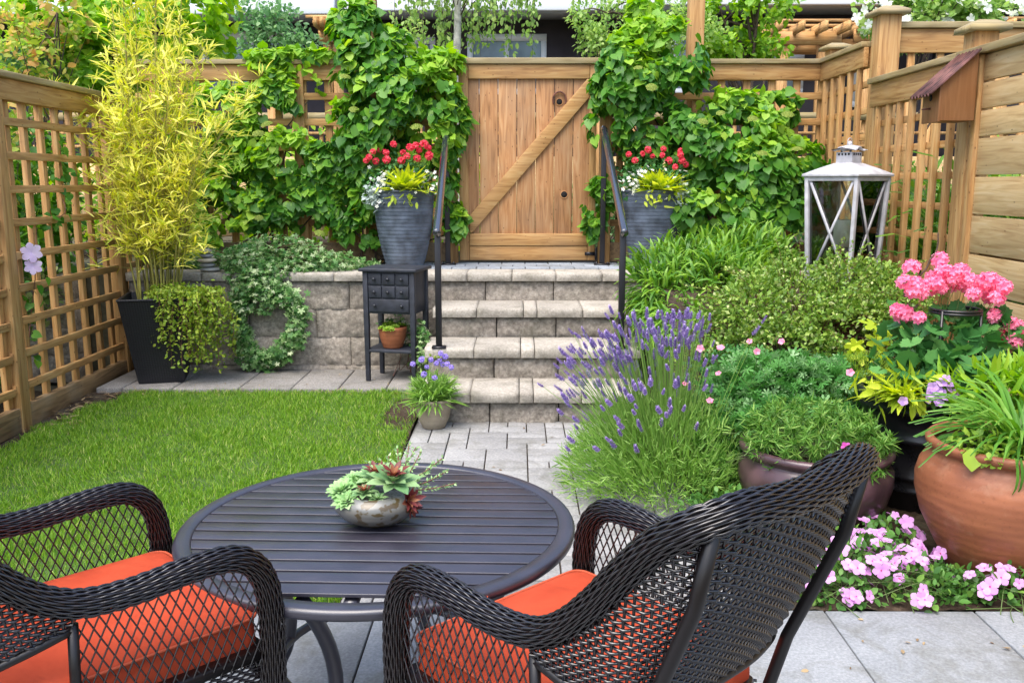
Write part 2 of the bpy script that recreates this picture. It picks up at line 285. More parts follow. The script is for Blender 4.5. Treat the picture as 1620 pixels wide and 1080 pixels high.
# ------------------------------------------------------------------ mesh building
class MB:
    def __init__(s): s.V = []; s.F = []; s.n = 0
    def add(s, V, F):
        V = np.asarray(V, float).reshape(-1, 3); s.V.append(V)
        for f in F: s.F.append([i + s.n for i in f])
        s.n += len(V)
    def box(s, x0, x1, y0, y1, z0, z1, rot=0, piv=None, T=None):
        V = np.array([(x, y, z) for z in (z0, z1) for y in (y0, y1) for x in (x0, x1)], float)
        if rot:
            p = np.array(piv if piv is not None else ((x0+x1)/2, (y0+y1)/2)); c, q = math.cos(rot), math.sin(rot)
            d = V[:, :2] - p; V[:, 0] = p[0] + d[:, 0]*c - d[:, 1]*q; V[:, 1] = p[1] + d[:, 0]*q + d[:, 1]*c
        if T is not None: V = T(V)
        s.add(V, [(0, 2, 3, 1), (4, 5, 7, 6), (0, 1, 5, 4), (2, 6, 7, 3), (0, 4, 6, 2), (1, 3, 7, 5)])
    def beam(s, a, b, w, h, up=(0, 0, 1)):
        a = np.array(a, float); b = np.array(b, float); d = b-a; d /= np.linalg.norm(d)
        u = np.array(up, float); x = np.cross(d, u); x /= np.linalg.norm(x); u = np.cross(x, d)
        V = []
        for p in (a, b):
            for sx, su in ((-1, -1), (1, -1), (1, 1), (-1, 1)): V.append(p + x*sx*w/2 + u*su*h/2)
        s.add(V, [(3, 2, 1, 0), (4, 5, 6, 7), (0, 1, 5, 4), (1, 2, 6, 5), (2, 3, 7, 6), (3, 0, 4, 7)])
    def tube(s, pts, r, k=8, cap=True, closed=False, flat=1.0):
        P = np.asarray(pts, float); n = len(P)
        r = np.broadcast_to(np.asarray(r, float), (n,))
        if closed: T = np.roll(P, -1, 0) - np.roll(P, 1, 0)
        else:
            T = np.empty_like(P); T[1:-1] = P[2:]-P[:-2]; T[0] = P[1]-P[0]; T[-1] = P[-1]-P[-2]
        T /= np.linalg.norm(T, axis=1)[:, None] + 1e-12
        u = np.cross(T[0], (0, 0, 1)); 
        if np.linalg.norm(u) < .1: u = np.cross(T[0], (1, 0, 0))
        u /= np.linalg.norm(u); V = []
        ang = np.arange(k)*2*PI/k
        for i in range(n):
            u = u - T[i]*np.dot(u, T[i]); u /= np.linalg.norm(u); w = np.cross(T[i], u)
            V.append(P[i] + r[i]*(np.cos(ang)[:, None]*u + flat*np.sin(ang)[:, None]*w))
        V = np.concatenate(V); F = []
        m = n if closed else n-1
        for i in range(m):
            j = (i+1) % n
            for a in range(k):
                b = (a+1) % k; F.append((i*k+a, i*k+b, j*k+b, j*k+a))
        if cap and not closed:
            F.append(tuple(range(k-1, -1, -1))); F.append(tuple((n-1)*k+a for a in range(k)))
        s.add(V, F)
    def lathe(s, prof, c, k=40, cap0=False, cap1=False, wob=None):
        V = []; F = []
        for i, (r, z) in enumerate(prof):
            for a in range(k):
                t = 2*PI*a/k; rr = r*(1+(wob(t, z) if wob else 0)); V.append((c[0]+rr*math.cos(t), c[1]+rr*math.sin(t), c[2]+z))
        for i in range(len(prof)-1):
            for a in range(k):
                b = (a+1) % k; F.append((i*k+a, i*k+b, (i+1)*k+b, (i+1)*k+a))
        if cap0: F.append(tuple(range(k-1, -1, -1)))
        if cap1: F.append(tuple((len(prof)-1)*k+a for a in range(k)))
        s.add(V, F)
    def scatter(s, tpl, P, Y, Z, S, W=None):
        TV, TF = tpl; P = np.asarray(P, float); n = len(P)
        if n == 0: return
        Y = np.asarray(Y, float); Y = Y/(np.linalg.norm(Y, axis=1)[:, None]+1e-9)
        Z = np.asarray(Z, float); X = np.cross(Y, Z); X /= np.linalg.norm(X, axis=1)[:, None]+1e-9; Z = np.cross(X, Y)
        S = np.broadcast_to(np.asarray(S, float), (n,)); W = np.broadcast_to(np.asarray(W if W is not None else 1., float), (n,))
        V = P[:, None, :] + S[:, None, None]*(TV[None, :, 0, None]*W[:, None, None]*X[:, None, :] + TV[None, :, 1, None]*Y[:, None, :] + TV[None, :, 2, None]*Z[:, None, :])
        k = len(TV); s.V.append(V.reshape(-1, 3))
        s.bulk = getattr(s, 'bulk', []); s.bulk.append((s.n, n, k, TF)); s.n += n*k
    def mesh(s, name, m, smooth=None):
        me = bpy.data.meshes.new(name)
        V = np.concatenate(s.V) if s.V else np.zeros((0, 3))
        loops = [np.fromiter((i for f in s.F for i in f), dtype=np.int64)] if s.F else []
        sizes = [np.array([len(f) for f in s.F], dtype=np.int64)] if s.F else []
        for (o, n, k, TF) in getattr(s, 'bulk', []):
            tl = np.array([i for f in TF for i in f]); ts = np.array([len(f) for f in TF])
            loops.append((tl[None, :] + (o + np.arange(n)*k)[:, None]).ravel()); sizes.append(np.tile(ts, n))
        Lp = np.concatenate(loops); Sz = np.concatenate(sizes)
        me.vertices.add(len(V)); me.vertices.foreach_set('co', V.ravel())
        me.loops.add(len(Lp)); me.loops.foreach_set('vertex_index', Lp.astype(np.int32))
        me.polygons.add(len(Sz)); st = np.zeros(len(Sz), np.int32); st[1:] = np.cumsum(Sz)[:-1]
        me.polygons.foreach_set('loop_start', st)
        me.update(calc_edges=True); me.validate()
        me.materials.append(m)
        if smooth: me.polygons.foreach_set('use_smooth', np.ones(len(me.polygons), bool))
        return me
    def obj(s, name, m, parent=None, smooth=None, bevel=0):
        o = bpy.data.objects.new(name, s.mesh(name, m, smooth)); C.objects.link(o)
        if parent: attach(o, parent)
        if bevel:
            b = o.modifiers.new('bevel', 'BEVEL'); b.width = bevel; b.segments = 2; b.limit_method = 'ANGLE'; b.angle_limit = rad(40)
        return o
def attach(o, p):
    o.parent = p
    if p.type == 'EMPTY': o.matrix_parent_inverse = Matrix.Translation(p.location).inverted()
def tag(o, label=None, cat=None, group=None, kind=None):
    if label: o['label'] = label
    if cat: o['category'] = cat
    if group: o['group'] = group
    if kind: o['kind'] = kind
    return o
def thing(name, label, cat, loc=(0, 0, 0), group=None):
    o = bpy.data.objects.new(name, None); C.objects.link(o); o.location = loc; o.empty_display_size = .1
    return tag(o, label, cat, group)
def copies(parent, name, me, P, eul, S, limit=100, mats=None):
    """each flower a part; beyond the limit the rest is one part of kind stuff"""
    n = len(P); order = np.argsort([p[1] for p in P]) if n > limit else range(n)
    base = parent.location if parent.type == 'EMPTY' else Vector((0, 0, 0)); rest = []
    for q, i in enumerate(order):
        mm = me[int(R.randint(len(me)))] if isinstance(me, list) else me
        if q >= limit: rest.append((mm, i)); continue
        o = bpy.data.objects.new(name, mm); C.objects.link(o); attach(o, parent)
        o.location = P[i]; o.rotation_euler = eul[i]; s_ = S[i] if hasattr(S, '__len__') else S; o.scale = (s_, s_, s_)
    if rest:
        mb = MB()
        from mathutils import Euler
        for mm, i in rest:
            k = len(mm.vertices); co = np.empty(k*3); mm.vertices.foreach_get('co', co); co = co.reshape(-1, 3)
            s_ = S[i] if hasattr(S, '__len__') else S
            co = co*s_ @ np.array(Euler(eul[i]).to_matrix()).T + np.array(P[i])
            mb.add(co, [tuple(p.vertices) for p in mm.polygons])
        o = mb.obj(name, rest[0][0].materials[0], parent); o['kind'] = 'stuff'

# leaf templates
def strip(rows):
    """rows: (y_mid, y_edge, half_width, z_edge, z_mid)"""
    V = []; F = []
    for (ym, ye, w, ze, zm) in rows: V += [(-w, ye, ze), (0, ym, zm), (w, ye, ze)]
    for i in range(len(rows)-1):
        a = 3*i; b = a+3
        F += [(a, a+1, b+1, b), (a+1, a+2, b+2, b+1)]
    return np.array(V, float), F
HEART = strip([(0, 0, .02, 0, 0), (.03, -.10, .28, .05, 0), (.2, .12, .47, .07, .0), (.45, .42, .45, .05, -.01), (.72, .69, .26, -.01, -.04), (.86, .85, .10, -.05, -.06), (1.02, 1.0, .01, -.10, -.10)])
LANCE = strip([(0, 0, .02, 0, 0), (.25, .25, .085, .02, 0), (.6, .6, .07, -.02, -.05), (1, 1, .005, -.16, -.16)])
OVAL = strip([(0, 0, .04, 0, 0), (.3, .3, .30, .06, 0), (.7, .7, .26, .04, -.02), (1, 1, .02, -.06, -.06)])
TINY = (np.array([(0, 0, 0), (.32, .5, .08), (0, 1, 0), (-.32, .5, .08)], float), [(0, 1, 2), (0, 2, 3)])
NEEDLE = (np.array([(-.03, 0, 0), (.03, 0, 0), (.045, .5, .03), (-.045, .5, .03), (0, 1, -.03)], float), [(0, 1, 2, 3), (3, 2, 4)])
BLADE = strip([(0, 0, .03, .0, 0), (.35, .35, .04, .01, 0), (.7, .7, .03, -.06, -.07), (1, 1, .003, -.25, -.25)])
ARCH = strip([(0, 0, .018, 0, 0), (.3, .3, .024, .05, .045), (.55, .55, .024, .03, .025), (.8, .78, .018, -.08, -.085), (.95, .93, .003, -.25, -.25)])
def star(lobes, rin, rout, cup=0, spread=2*PI, base=-PI/2, wide=.5):
    V = [(0, 0, 0)]; F = []
    n = lobes
    for i in range(n):
        t = base + PI + (i-(n-1)/2)*spread/n - 0
        for dt, r_ in ((-wide*spread/n, rin), (-.25*spread/n, rout*.8), (0, rout), (.25*spread/n, rout*.8), (wide*spread/n, rin)):
            V.append((r_*math.cos(t+dt), r_*math.sin(t+dt), cup*r_*r_))
        b = 1+5*i; F += [(0, b, b+1, b+2), (0, b+2, b+3, b+4)]
    return np.array(V, float), F
IVY = star(5, .22, .55, -.2, spread=2*PI*.92, base=-PI/2); IVY[0][:, 1] += .3
PALM = star(7, .12, .55, -.3, spread=2*PI*.95); PALM[0][:, 1] += .3
ROUND = star(7, .42, .5, .35, spread=2*PI*.93); ROUND[0][:, 1] += .35

def unit(n): 
    d = R.normal(size=(n, 3)); return d/np.linalg.norm(d, axis=1)[:, None]
def nz(P, f, off=0): return np.array([noise.noise(Vector((p[0]*f+off, p[1]*f+off*2, p[2]*f))) for p in P])
def blobs(B, n, inner=.55, thr=None, f=5, front=None):
    """random points in a set of ellipsoids (cx,cy,cz,rx,ry,rz), gathered towards their skin; returns points and outward dirs"""
    B = np.array(B, float); w = (B[:, 3]*B[:, 5]+B[:, 3]*B[:, 4]+B[:, 4]*B[:, 5]); w /= w.sum()
    i = R.choice(len(B), n, p=w); d = unit(n)
    if front is not None:  # keep more of the skin that faces `front`
        fl = (d @ np.array(front) < -.25) & (R.rand(n) < .75); d[fl] = -d[fl]
    r = inner + (1-inner)*R.rand(n)**.6
    r *= 1 + .16*nz(d*1.6 + B[i, :3]*3, 1.0, 3)*2
    P = B[i, :3] + d*r[:, None]*B[i, 3:6]
    dd = d/B[i, 3:6]; dd /= np.linalg.norm(dd, axis=1)[:, None]
    if thr is not None:
        k = nz(P, f) > thr; P, dd = P[k], dd[k]
    return P, dd
def leaves(mb, tpl, P, D, size, droop=.5, out=.5, upn=.6, jit=.5, var=.3):
    n = len(P)
    Y = D*out + np.array((0, 0, -droop)) + R.normal(size=(n, 3))*jit
    Z = D*.7 + np.array((0, 0, upn)) + R.normal(size=(n, 3))*jit*.7
    mb.scatter(tpl, P, Y, Z, size*(1 + var*R.uniform(-1, 1, n)))
def stems_to(mb, base, P, r=.004, k=4, bend=.15, seg=5, spread=.1):
    """curved stems from around base to each point in P"""
    for p in P:
        b = np.array(base, float) + np.append(R.normal(size=2)*spread, 0); t = np.linspace(0, 1, seg)[:, None]
        q = b + (np.array(p)-b)*t; h = np.linalg.norm(np.array(p)-b)
        q[:, 2] += (np.sin(t[:, 0]*PI)*bend*h); q += np.sin(t*PI)*R.normal(size=3)*.03*h
        mb.tube(q, np.linspace(r, r*.4, seg), k, cap=False)

# ------------------------------------------------------------------ ground, lawn, paths
def struct(name, mb, m, smooth=None, kind='structure', bevel=0):
    return tag(mb.obj(name, m, None, smooth, bevel), kind=kind)
g = MB()
E_ = 400
xs = [-E_, -60, -20, E_]
def quad(mb, a, b, c, d): mb.add([a, b, c, d], [(0, 1, 2, 3)])
quad(g, (-E_, -E_, -.03), (E_, -E_, -.03), (E_, 7.62, -.03), (-E_, 7.62, -.03))
quad(g, (-E_, 7.62, -.03), (E_, 7.62, -.03), (E_, 7.62, .88), (-E_, 7.62, .88))
quad(g, (-E_, 7.62, .88), (E_, 7.62, .88), (E_, E_, .88), (-E_, E_, .88))
struct('ground', g, M['ground'])
# soil strip under fence + lawn base
LX0, LX1, LY0, LY1 = -3.22, -.72, 3.27, 6.5
def lawnz(y): return .07*max(0, min(1, (y-4.6)/2.0))**1.3
def heightfield(name, x0, x1, y0, y1, nx, ny, fn, m):
    V = [(x, y, fn(x, y)) for y in np.linspace(y0, y1, ny) for x in np.linspace(x0, x1, nx)]
    F = [(j*nx+i, j*nx+i+1, (j+1)*nx+i+1, (j+1)*nx+i) for j in range(ny-1) for i in range(nx-1)]
    mb = MB(); mb.add(V, F); return struct(name, mb, m, True)
def nn(x, y, f=1, s=0): return noise.noise(Vector((x*f, y*f, s)))
heightfield('garden_soil', -3.7, -.70, 1.0, 6.70, 90, 160, lambda x, y: .0 + lawnz(y) + .012*nn(x, y, 9) + .008*nn(x, y, 30), M['soil'])
# lawn: real blades
def lawn_ok(x, y):
    e = .05*nn(x, y, 6, 4) + .03*nn(x, y, 20, 9)
    a = x > LX0+.08+e*1.5 + max(0, (y-5.9))*.35            # bare strip by the fence
    b = (x < LX1+.02+e*.5)
    d = y < 6.62+e*.5
    # bare patch beside the little pot
    q = ((x+.80)/.15)**2 + ((y-6.1)/.50)**2 > R.uniform(.2, 1.5) + 5*e + 1.0*nn(x, y, 14, 2)
    return a and b and d and q and y > LY0
pts = []
N_ = 200000
X = R.uniform(LX0, LX1+.02, N_); Y = R.uniform(1.5, 6.64, N_)
# denser close to the camera
keep = (Y > LY0)
X, Y = X[keep], Y[keep]
ok = np.array([lawn_ok(x, y) for x, y in zip(X, Y)])
X, Y = X[ok], Y[ok]
n = len(X)
P = np.stack([X, Y, np.array([lawnz(y) for y in Y])], 1)
hh = .034 + .016*np.array([nn(x, y, 3.5, 1) for x, y in zip(X, Y)]) + R.uniform(-.012, .022, n)
yd = R.normal(size=(n, 3))*.42; yd[:, 2] = 1
lean = np.array([nn(x, y, 2.0, 7) for x, y in zip(X, Y)]); yd[:, 0] += lean*.8; yd[:, 1] -= .1
zd = R.normal(size=(n, 3)); zd[:, 1] -= .6
gl = MB(); gl.scatter(BLADE, P, yd, zd, hh*1.0, 1.0)
struct('lawn', gl, M['grass'], kind='stuff')
turf = MB()
V = []; 
nx, ny = 100, 130; xs = np.linspace(LX0, LX1, nx); ys = np.linspace(LY0, 6.64, ny)
F = []
for j, y in enumerate(ys):
    for i, x in enumerate(xs): V.append((x, y, .012+lawnz(y) if lawn_ok(x, y) else -.02+lawnz(y)))
for j in range(ny-1):
    for i in range(nx-1): F.append((j*nx+i, j*nx+i+1, (j+1)*nx+i+1, (j+1)*nx+i))
turf.add(V, F); struct('turf', turf, M['turf'], True)

# brick-sized pavers of the path: rectangles packed on a 12.6 cm grid
pv = MB(); cell = .126; nx, ny = 13, 23; occ = np.zeros((nx, ny), bool); rr = random.Random(5)
def paver(mb, x0, x1, y0, y1, z0, z1, j=.0015):
    g_ = .0035; dz = rr.uniform(-j, j); mb.box(x0+g_, x1-g_, y0+g_, y1-g_, z0, z1+dz)
for j in range(ny):
    for i in range(nx):
        if occ[i, j]: continue
        opts = [(2, 1), (1, 2), (2, 1), (2, 2), (1, 1), (2, 1), (1, 2)]; rr.shuffle(opts); opts.append((1, 1))
        for (a, b) in opts:
            if i+a <= nx and j+b <= ny and not occ[i:i+a, j:j+b].any():
                occ[i:i+a, j:j+b] = True
                paver(pv, -.70+i*cell, -.70+(i+a)*cell, 3.265+j*cell, 3.265+(j+b)*cell, -.05, .012); break
struct('path', pv, M['paver'], bevel=.004)
sd = MB(); sd.box(-.71, .95, 3.25, 6.3, -.06, -.002); struct('path_bed', sd, M['soil'])
# patio of large slabs
pt = MB()
for i in range(-9, 8):
    for j in range(0, 5):
        x0 = 1.173 + (i-2)*.572; y1 = 3.245 - j*.572
        paver(pt, x0, x0+.572, y1-.572, y1, -.05, .02)
struct('patio', pt, M['slab'], bevel=.004)
sd = MB(); sd.box(-4.5, 4.5, .3, 3.24, -.06, .006); struct('patio_bed', sd, M['soil'])
# paving strip at the foot of the wall
ps = MB(); rr = random.Random(8)
for x0, x1 in ((-3.2, -3.0), (-3.0, -2.62), (-2.62, -2.12), (-2.12, -1.72), (-1.72, -1.36), (-1.36, -1.0), (-1.0, -.70)):
    ps.box(x0+.004, x1-.004, 6.655+rr.uniform(-.008, .008), 7.38, .0, .105+rr.uniform(-.003, .003))
struct('paving_strip', ps, M['pebble'], bevel=.01)

# the right hand bed: soil rising to the upper terrace
def bedz(x, y):
    t = min(1, max(0, (y-4.7)/1.6)); t = t*t*(3-2*t)
    return .015 + .87*t + .012*nn(x, y, 8) + .01*nn(x, y, 30)
def bedfn(x, y):
    return bedz(x, y) if x > 1.0 else min(bedz(x, y), .02 + max(0, x-.9)*4*bedz(x, y))
heightfield('flower_bed', .90, 2.7, 3.255, 7.7, 60, 130, bedfn, M['soil'])
tb = MB(); tb.box(-3.21, 3.6, 7.66, 12, .5, .905); struct('terrace_soil', tb, M['soil'])

# ------------------------------------------------------------------ retaining wall and steps
def rough_block(mb, x0, x1, yf, yb, z0, z1, amp=.014, seed=0, sides=False, chips=.012):
    nx = max(5, int((x1-x0)/.022)); nzv = max(4, int((z1-z0)/.022))
    xs = np.linspace(x0, x1, nx); zs = np.linspace(z0, z1, nzv); V = []
    for k, z in enumerate(zs):
        for i, x in enumerate(xs):
            e = min(i, nx-1-i)/2.0; e2 = min(k, nzv-1-k)/1.5; ed = 1-min(1, e, e2)
            d = amp*(noise.noise(Vector((x*11+seed, z*13, seed*.7)))*1.0 + .7*noise.noise(Vector((x*30, z*34, seed+5))) + .35*noise.noise(Vector((x*80, z*80, seed))))
            V.append((x, yf + d + chips*ed, z))
    F = [(k*nx+i, k*nx+i+1, (k+1)*nx+i+1, (k+1)*nx+i) for k in range(nzv-1) for i in range(nx-1)]
    n0 = len(V)
    top = [(nzv-1)*nx+i for i in range(nx)]
    for x in xs: V.append((x, yb, z1))
    for i in range(nx-1): F.append((top[i], top[i+1], n0+i+1, n0+i))
    for side, ii in ((0, 0), (1, nx-1)):
        b = len(V); xx = xs[ii]; V.append((xx, yb, z0))
        col = [k*nx+ii for k in range(nzv)]; poly = col + [n0+ii, b]
        F.append(tuple(poly if side == 0 else poly[::-1]))
    mb.add(V, F)
sd_ = [0]
def course(mb, x0, x1, yf, yb, z0, z1, w, off=0, amp=.014, joints=None, gap=.003):
    if joints is None:
        joints = []; x = x0 + off
        while x < x1-.08:
            if x > x0+.08: joints.append(x)
            x += w
    js = [x0]+list(joints)+[x1]
    for a, b in zip(js[:-1], js[1:]):
        sd_[0] += 3.7; rough_block(mb, a+gap, b-gap, yf, yb, z0, z1-.002, amp, sd_[0])
W = thing('retaining_wall', 'grey brown split face block wall with capstones beside the garden steps', 'wall', (-2, 7.35, 0))
f = MB()
for q, (z0, z1, off) in enumerate(((-.05, .14, .2), (.14, .375, .42), (.375, .61, .14), (.61, .845, .42))):
    course(f, -3.21, 2.6, 7.372, 7.62, z0, z1, .56, off-.28 if q else .1)
f.obj('block_face', M['block'], W)
bk = MB(); bk.box(-3.21, 2.6, 7.42, 7.60, -.05, .83); bk.obj('core', M['dark'], W)
c_ = MB(); js = [(p/3+540-820)/1430*7.33 for p in (595, 810, 1020, 1240)]
lj = [js[0]-.362*k for k in range(8, 0, -1)]; 
course(c_, -3.21, 2.6, 7.325, 7.68, .845, .914, .36, joints=[j for j in lj if j > -3.12]+js+[js[-1]+.36*k for k in (1, 2, 3)], amp=.010)
c_.obj('capstone', M['cap'], W)
S_ = thing('garden_steps', 'three block steps with pale stone treads climbing to the wooden gate', 'steps', (.1, 6.6, 0))
yf = [5.98, 6.41, 6.87]
tj = [(605, 845, 915, 1150), (625, 852, 920, 1150), (640, 865, 930, 1150)]
rj = [(700, 1040), (722, 1035), (735, 1023)]
xl = [(-.70, .90), (-.68, .90), (-.66, .88)]
for k in range(3):
    z = .228*k
    b = MB(); course(b, xl[k][0]+.02, xl[k][1]-.02, yf[k]+.05, yf[k]+.6 if k < 2 else 7.36, z-.04 if k == 0 else z-.01, z+.156, .5,
                     joints=[(p/3+540-820)/1430*yf[k] for p in rj[k]], gap=.004, amp=.016); b.obj('riser', M['block'], S_)
    b = MB(); course(b, xl[k][0], xl[k][1], yf[k], yf[k]+.50, z+.158, z+.230, .36, joints=[(p/3+540-820)/1430*yf[k] for p in tj[k]], amp=.010, gap=.003)
    b.obj('tread', M['cap'], S_)
    b = MB(); b.box(xl[k][0]+.03, xl[k][1]-.03, yf[k]+.09, 7.35, z-.03, z+.15); b.obj('core', M['dark'], S_)
th = MB(); rr = random.Random(4)
for j in range(3):
    x = -1.2 + (j % 2)*.1
    while x < 1.35:
        th.box(x+.004, x+.206, 7.69+j*.2+.004, 7.69+(j+1)*.2-.004, .86, .918+rr.uniform(-.001, .002)); x += .21
struct('landing', th, M['threshold'], bevel=.004)

# ------------------------------------------------------------------ fences
def lattice_fence(name, label, axis, c, a0, a1, z0, z1, pitch, parts, facing=-1, slat=.05, vfront=False, phase=0, kick=None, railh=.125, capw=.13, posts=(), capz=.04, endpost=.09, lat_bottom=None):
    """axis 0: runs along x at y=c; axis 1: runs along y at x=c. facing: sign of the side that looks at the camera."""
    t = thing(name, label, 'fence', ((a0+a1)/2, c, z0) if axis == 0 else (c, (a0+a1)/2, z0))
    def bx(mb, u0, u1, d0, d1, zz0, zz1):
        d0, d1 = sorted((c+d0, c+d1))
        if axis == 0: mb.box(u0, u1, d0, d1, zz0, zz1)
        else: mb.box(d0, d1, u0, u1, zz0, zz1)
    m = M['w%d' % axis]
    cp = MB(); bx(cp, a0, a1, -capw/2, capw/2, z1-capz, z1); cp.obj('cap_board', M['cap%d' % axis], t, bevel=.004)
    rl = MB(); bx(rl, a0, a1, .002*facing, .040*facing, z1-capz-railh, z1-capz-.002)
    bx(rl, a0, a1, -.040*facing, -.012*facing, z1-capz-railh, z1-capz-.002)
    rl.obj('top_rail', m, t, bevel=.003)
    lb = z0+.0 if lat_bottom is None else lat_bottom
    hs = MB(); z = z1-capz-railh-pitch*.62
    while z > lb+.03:
        if vfront: bx(hs, a0, a1, -.006*facing, -.034*facing, z-slat/2, z+slat/2)
        else: bx(hs, a0, a1, .004*facing, .034*facing, z-slat/2, z+slat/2)
        z -= pitch
    hs.obj('horizontal_slats', m, t, bevel=.002)
    vs = MB(); u = a0+phase
    while u < a1:
        if vfront: bx(vs, u-slat/2, u+slat/2, .032*facing, -.004*facing, lb, z1-capz-.03)
        else: bx(vs, u-slat/2, u+slat/2, .002*facing, -.035*facing, lb, z1-capz-.03)
        u += pitch
    vs.obj('vertical_slats', M['w2'], t, bevel=.002)
    if kick:
        kb = MB(); bx(kb, a0, a1, -.02, .045*facing, kick[0], kick[1]); kb.obj('kickboard', M['kick'], t, bevel=.005)
    for (pu, w_, pz0, pz1, hascap) in posts:
        pm = MB(); bx(pm, pu-w_/2, pu+w_/2, -w_/2, w_/2, pz0, pz1); po = pm.obj('post', M['w2'], t, bevel=.004)
        if hascap:
            pc = MB(); cw = w_/2+.045
            xc, yc = (pu, c) if axis == 0 else (c, pu)
            pc.box(xc-cw, xc+cw, yc-cw, yc+cw, pz1, pz1+.03)
            V = [(xc-cw, yc-cw, pz1+.03), (xc+cw, yc-cw, pz1+.03), (xc+cw, yc+cw, pz1+.03), (xc-cw, yc+cw, pz1+.03)]
            q = cw*.45; V += [(xc-q, yc-q, pz1+.055), (xc+q, yc-q, pz1+.055), (xc+q, yc+q, pz1+.055), (xc-q, yc+q, pz1+.055)]
            pc.add(V, [(0, 1, 5, 4), (1, 2, 6, 5), (2, 3, 7, 6), (3, 0, 4, 7), (4, 5, 6, 7)])
            pc.obj('post_cap', M['cap0'], po)
    return t
FZ = 2.70
lattice_fence('lattice_fence', 'low cedar lattice fence running along the left edge of the lawn', 1, -3.28, 5.68, 8.24, .02, 2.325, .213, None, facing=1, slat=.05, phase=.25,
              kick=(.03, .19), posts=((5.745, .11, 0, 2.147, False), (7.37, .11, 0, 2.147, False)), capw=.15, railh=.135, lat_bottom=.17)
lattice_fence('lattice_fence', 'nearest cedar lattice panel cut off by the left edge of the photo', 1, -3.28, 3.2, 5.678, .02, 2.325, .215, None, facing=1, slat=.05, phase=.1,
              kick=(.03, .19), capw=.15, railh=.135, lat_bottom=.17)
lattice_fence('lattice_fence', 'back cedar lattice fence left of the gate, half hidden by climbing leaves', 0, 8.28, -3.40, -.66, .95, FZ, .222, None, facing=-1, slat=.06, phase=.15,
              kick=(.93, 1.10), posts=((-1.95, .10, .9, FZ-.05, False),), capw=.14, railh=.135)
lattice_fence('lattice_fence', 'back cedar lattice fence right of the gate reaching the corner post', 0, 8.28, .78, 2.70, .95, FZ, .222, None, facing=-1, slat=.06, phase=.13,
              kick=(.93, 1.10), posts=((2.78, .13, .85, 2.78, True),), capw=.14, railh=.135)
RX = 2.69
lattice_fence('lattice_fence', 'short cedar lattice panel between the corner post and the tall capped post', 1, RX, 7.23, 8.24, .75, 2.70, .20, None, facing=-1, slat=.05, vfront=True, phase=.13,
              posts=(), capw=.13, railh=.15)
lattice_fence('lattice_fence', 'cedar lattice panel behind the white lantern and beside the birdhouse', 1, RX, 5.66, 7.05, .5, 2.40, .195, None, facing=-1, slat=.045, vfront=True, phase=.10,
              posts=(), capw=.14, railh=.17)
t = thing('fence_post', 'tall thick fence post with a pyramid cap rising above the right hand fence', 'post', (2.775, 7.14, .8))
b = MB(); b.box(2.695, 2.855, 7.06, 7.22, .3, 2.87); b.obj('post', M['w2'], t, bevel=.004)
b = MB(); b.box(2.65, 2.90, 7.015, 7.265, 2.87, 2.90); V = [(2.65, 7.015, 2.90), (2.90, 7.015, 2.90), (2.90, 7.265, 2.90), (2.65, 7.265, 2.90), (2.72, 7.085, 2.935), (2.83, 7.085, 2.935), (2.83, 7.195, 2.935), (2.72, 7.195, 2.935)]
b.add(V, [(0, 1, 5, 4), (1, 2, 6, 5), (2, 3, 7, 6), (3, 0, 4, 7), (4, 5, 6, 7)]); b.obj('post_cap', M['cap0'], t)
# neighbour's cross fence that runs off to the right
t = thing('cross_fence', 'neighbouring cedar fence running right from the tall capped post', 'fence', (3.6, 6.4, 1))
b = MB(); b.box(2.86, 4.8, 7.08, 7.20, 2.775, 2.82); b.obj('cap_board', M['cap0'], t, bevel=.004)
b = MB(); b.box(2.86, 4.8, 7.11, 7.15, 2.60, 2.772); b.obj('top_rail', M['w0'], t, bevel=.003)
b = MB()
for i in range(9): b.box(2.95+i*.22, 3.0+i*.22, 7.13, 7.16, .9, 2.63)
b.obj('vertical_slats', M['w2'], t)
# board fence at the right, nearest the camera
t = thing('board_fence', 'cedar fence of wide horizontal boards at the right edge of the garden', 'fence', (RX, 4, 0))
b = MB(); b.box(RX-.075, RX+.07, 1.2, 5.64, 2.355, 2.40); b.obj('cap_board', M['cap1'], t, bevel=.005)
z = 2.348; b = MB()
for h in (.142, .142, .142, .205, .21, .21, .21, .21, .21, .21, .21):
    b.box(RX-.035, RX-.008, 1.2, 5.36, z-h, z); z -= h+.013
    if z < .1: break
b.obj('boards', M['board'], t, bevel=.002)
b = MB(); b.box(RX-.06, RX+.0, 5.363, 5.415, .0, 2.352); b.obj('trim', M['w2'], t, bevel=.003)
for yy in (5.55,):
    b = MB(); b.box(RX-.045, RX+.095, yy-.07, yy+.07, 0, 2.50); po = b.obj('post', M['w2'], t, bevel=.004)
    pc = MB(); pc.box(RX-.085, RX+.145, yy-.115, yy+.115, 2.50, 2.53); xc, yc = RX+.03, yy
    V = [(xc-.115, yc-.115, 2.53), (xc+.115, yc-.115, 2.53), (xc+.115, yc+.115, 2.53), (xc-.115, yc+.115, 2.53), (xc-.05, yc-.05, 2.565), (xc+.05, yc-.05, 2.565), (xc+.05, yc+.05, 2.565), (xc-.05, yc+.05, 2.565)]
    pc.add(V, [(0, 1, 5, 4), (1, 2, 6, 5), (2, 3, 7, 6), (3, 0, 4, 7), (4, 5, 6, 7)]); pc.obj('post_cap', M['cap0'], po)
b = MB(); b.box(RX-.006, RX+.03, 1.2, 5.3, 1.2, 1.26); b.box(RX-.006, RX+.06, 3.3, 3.4, 0, 2.35); b.obj('back_rail', M['w1'], t)

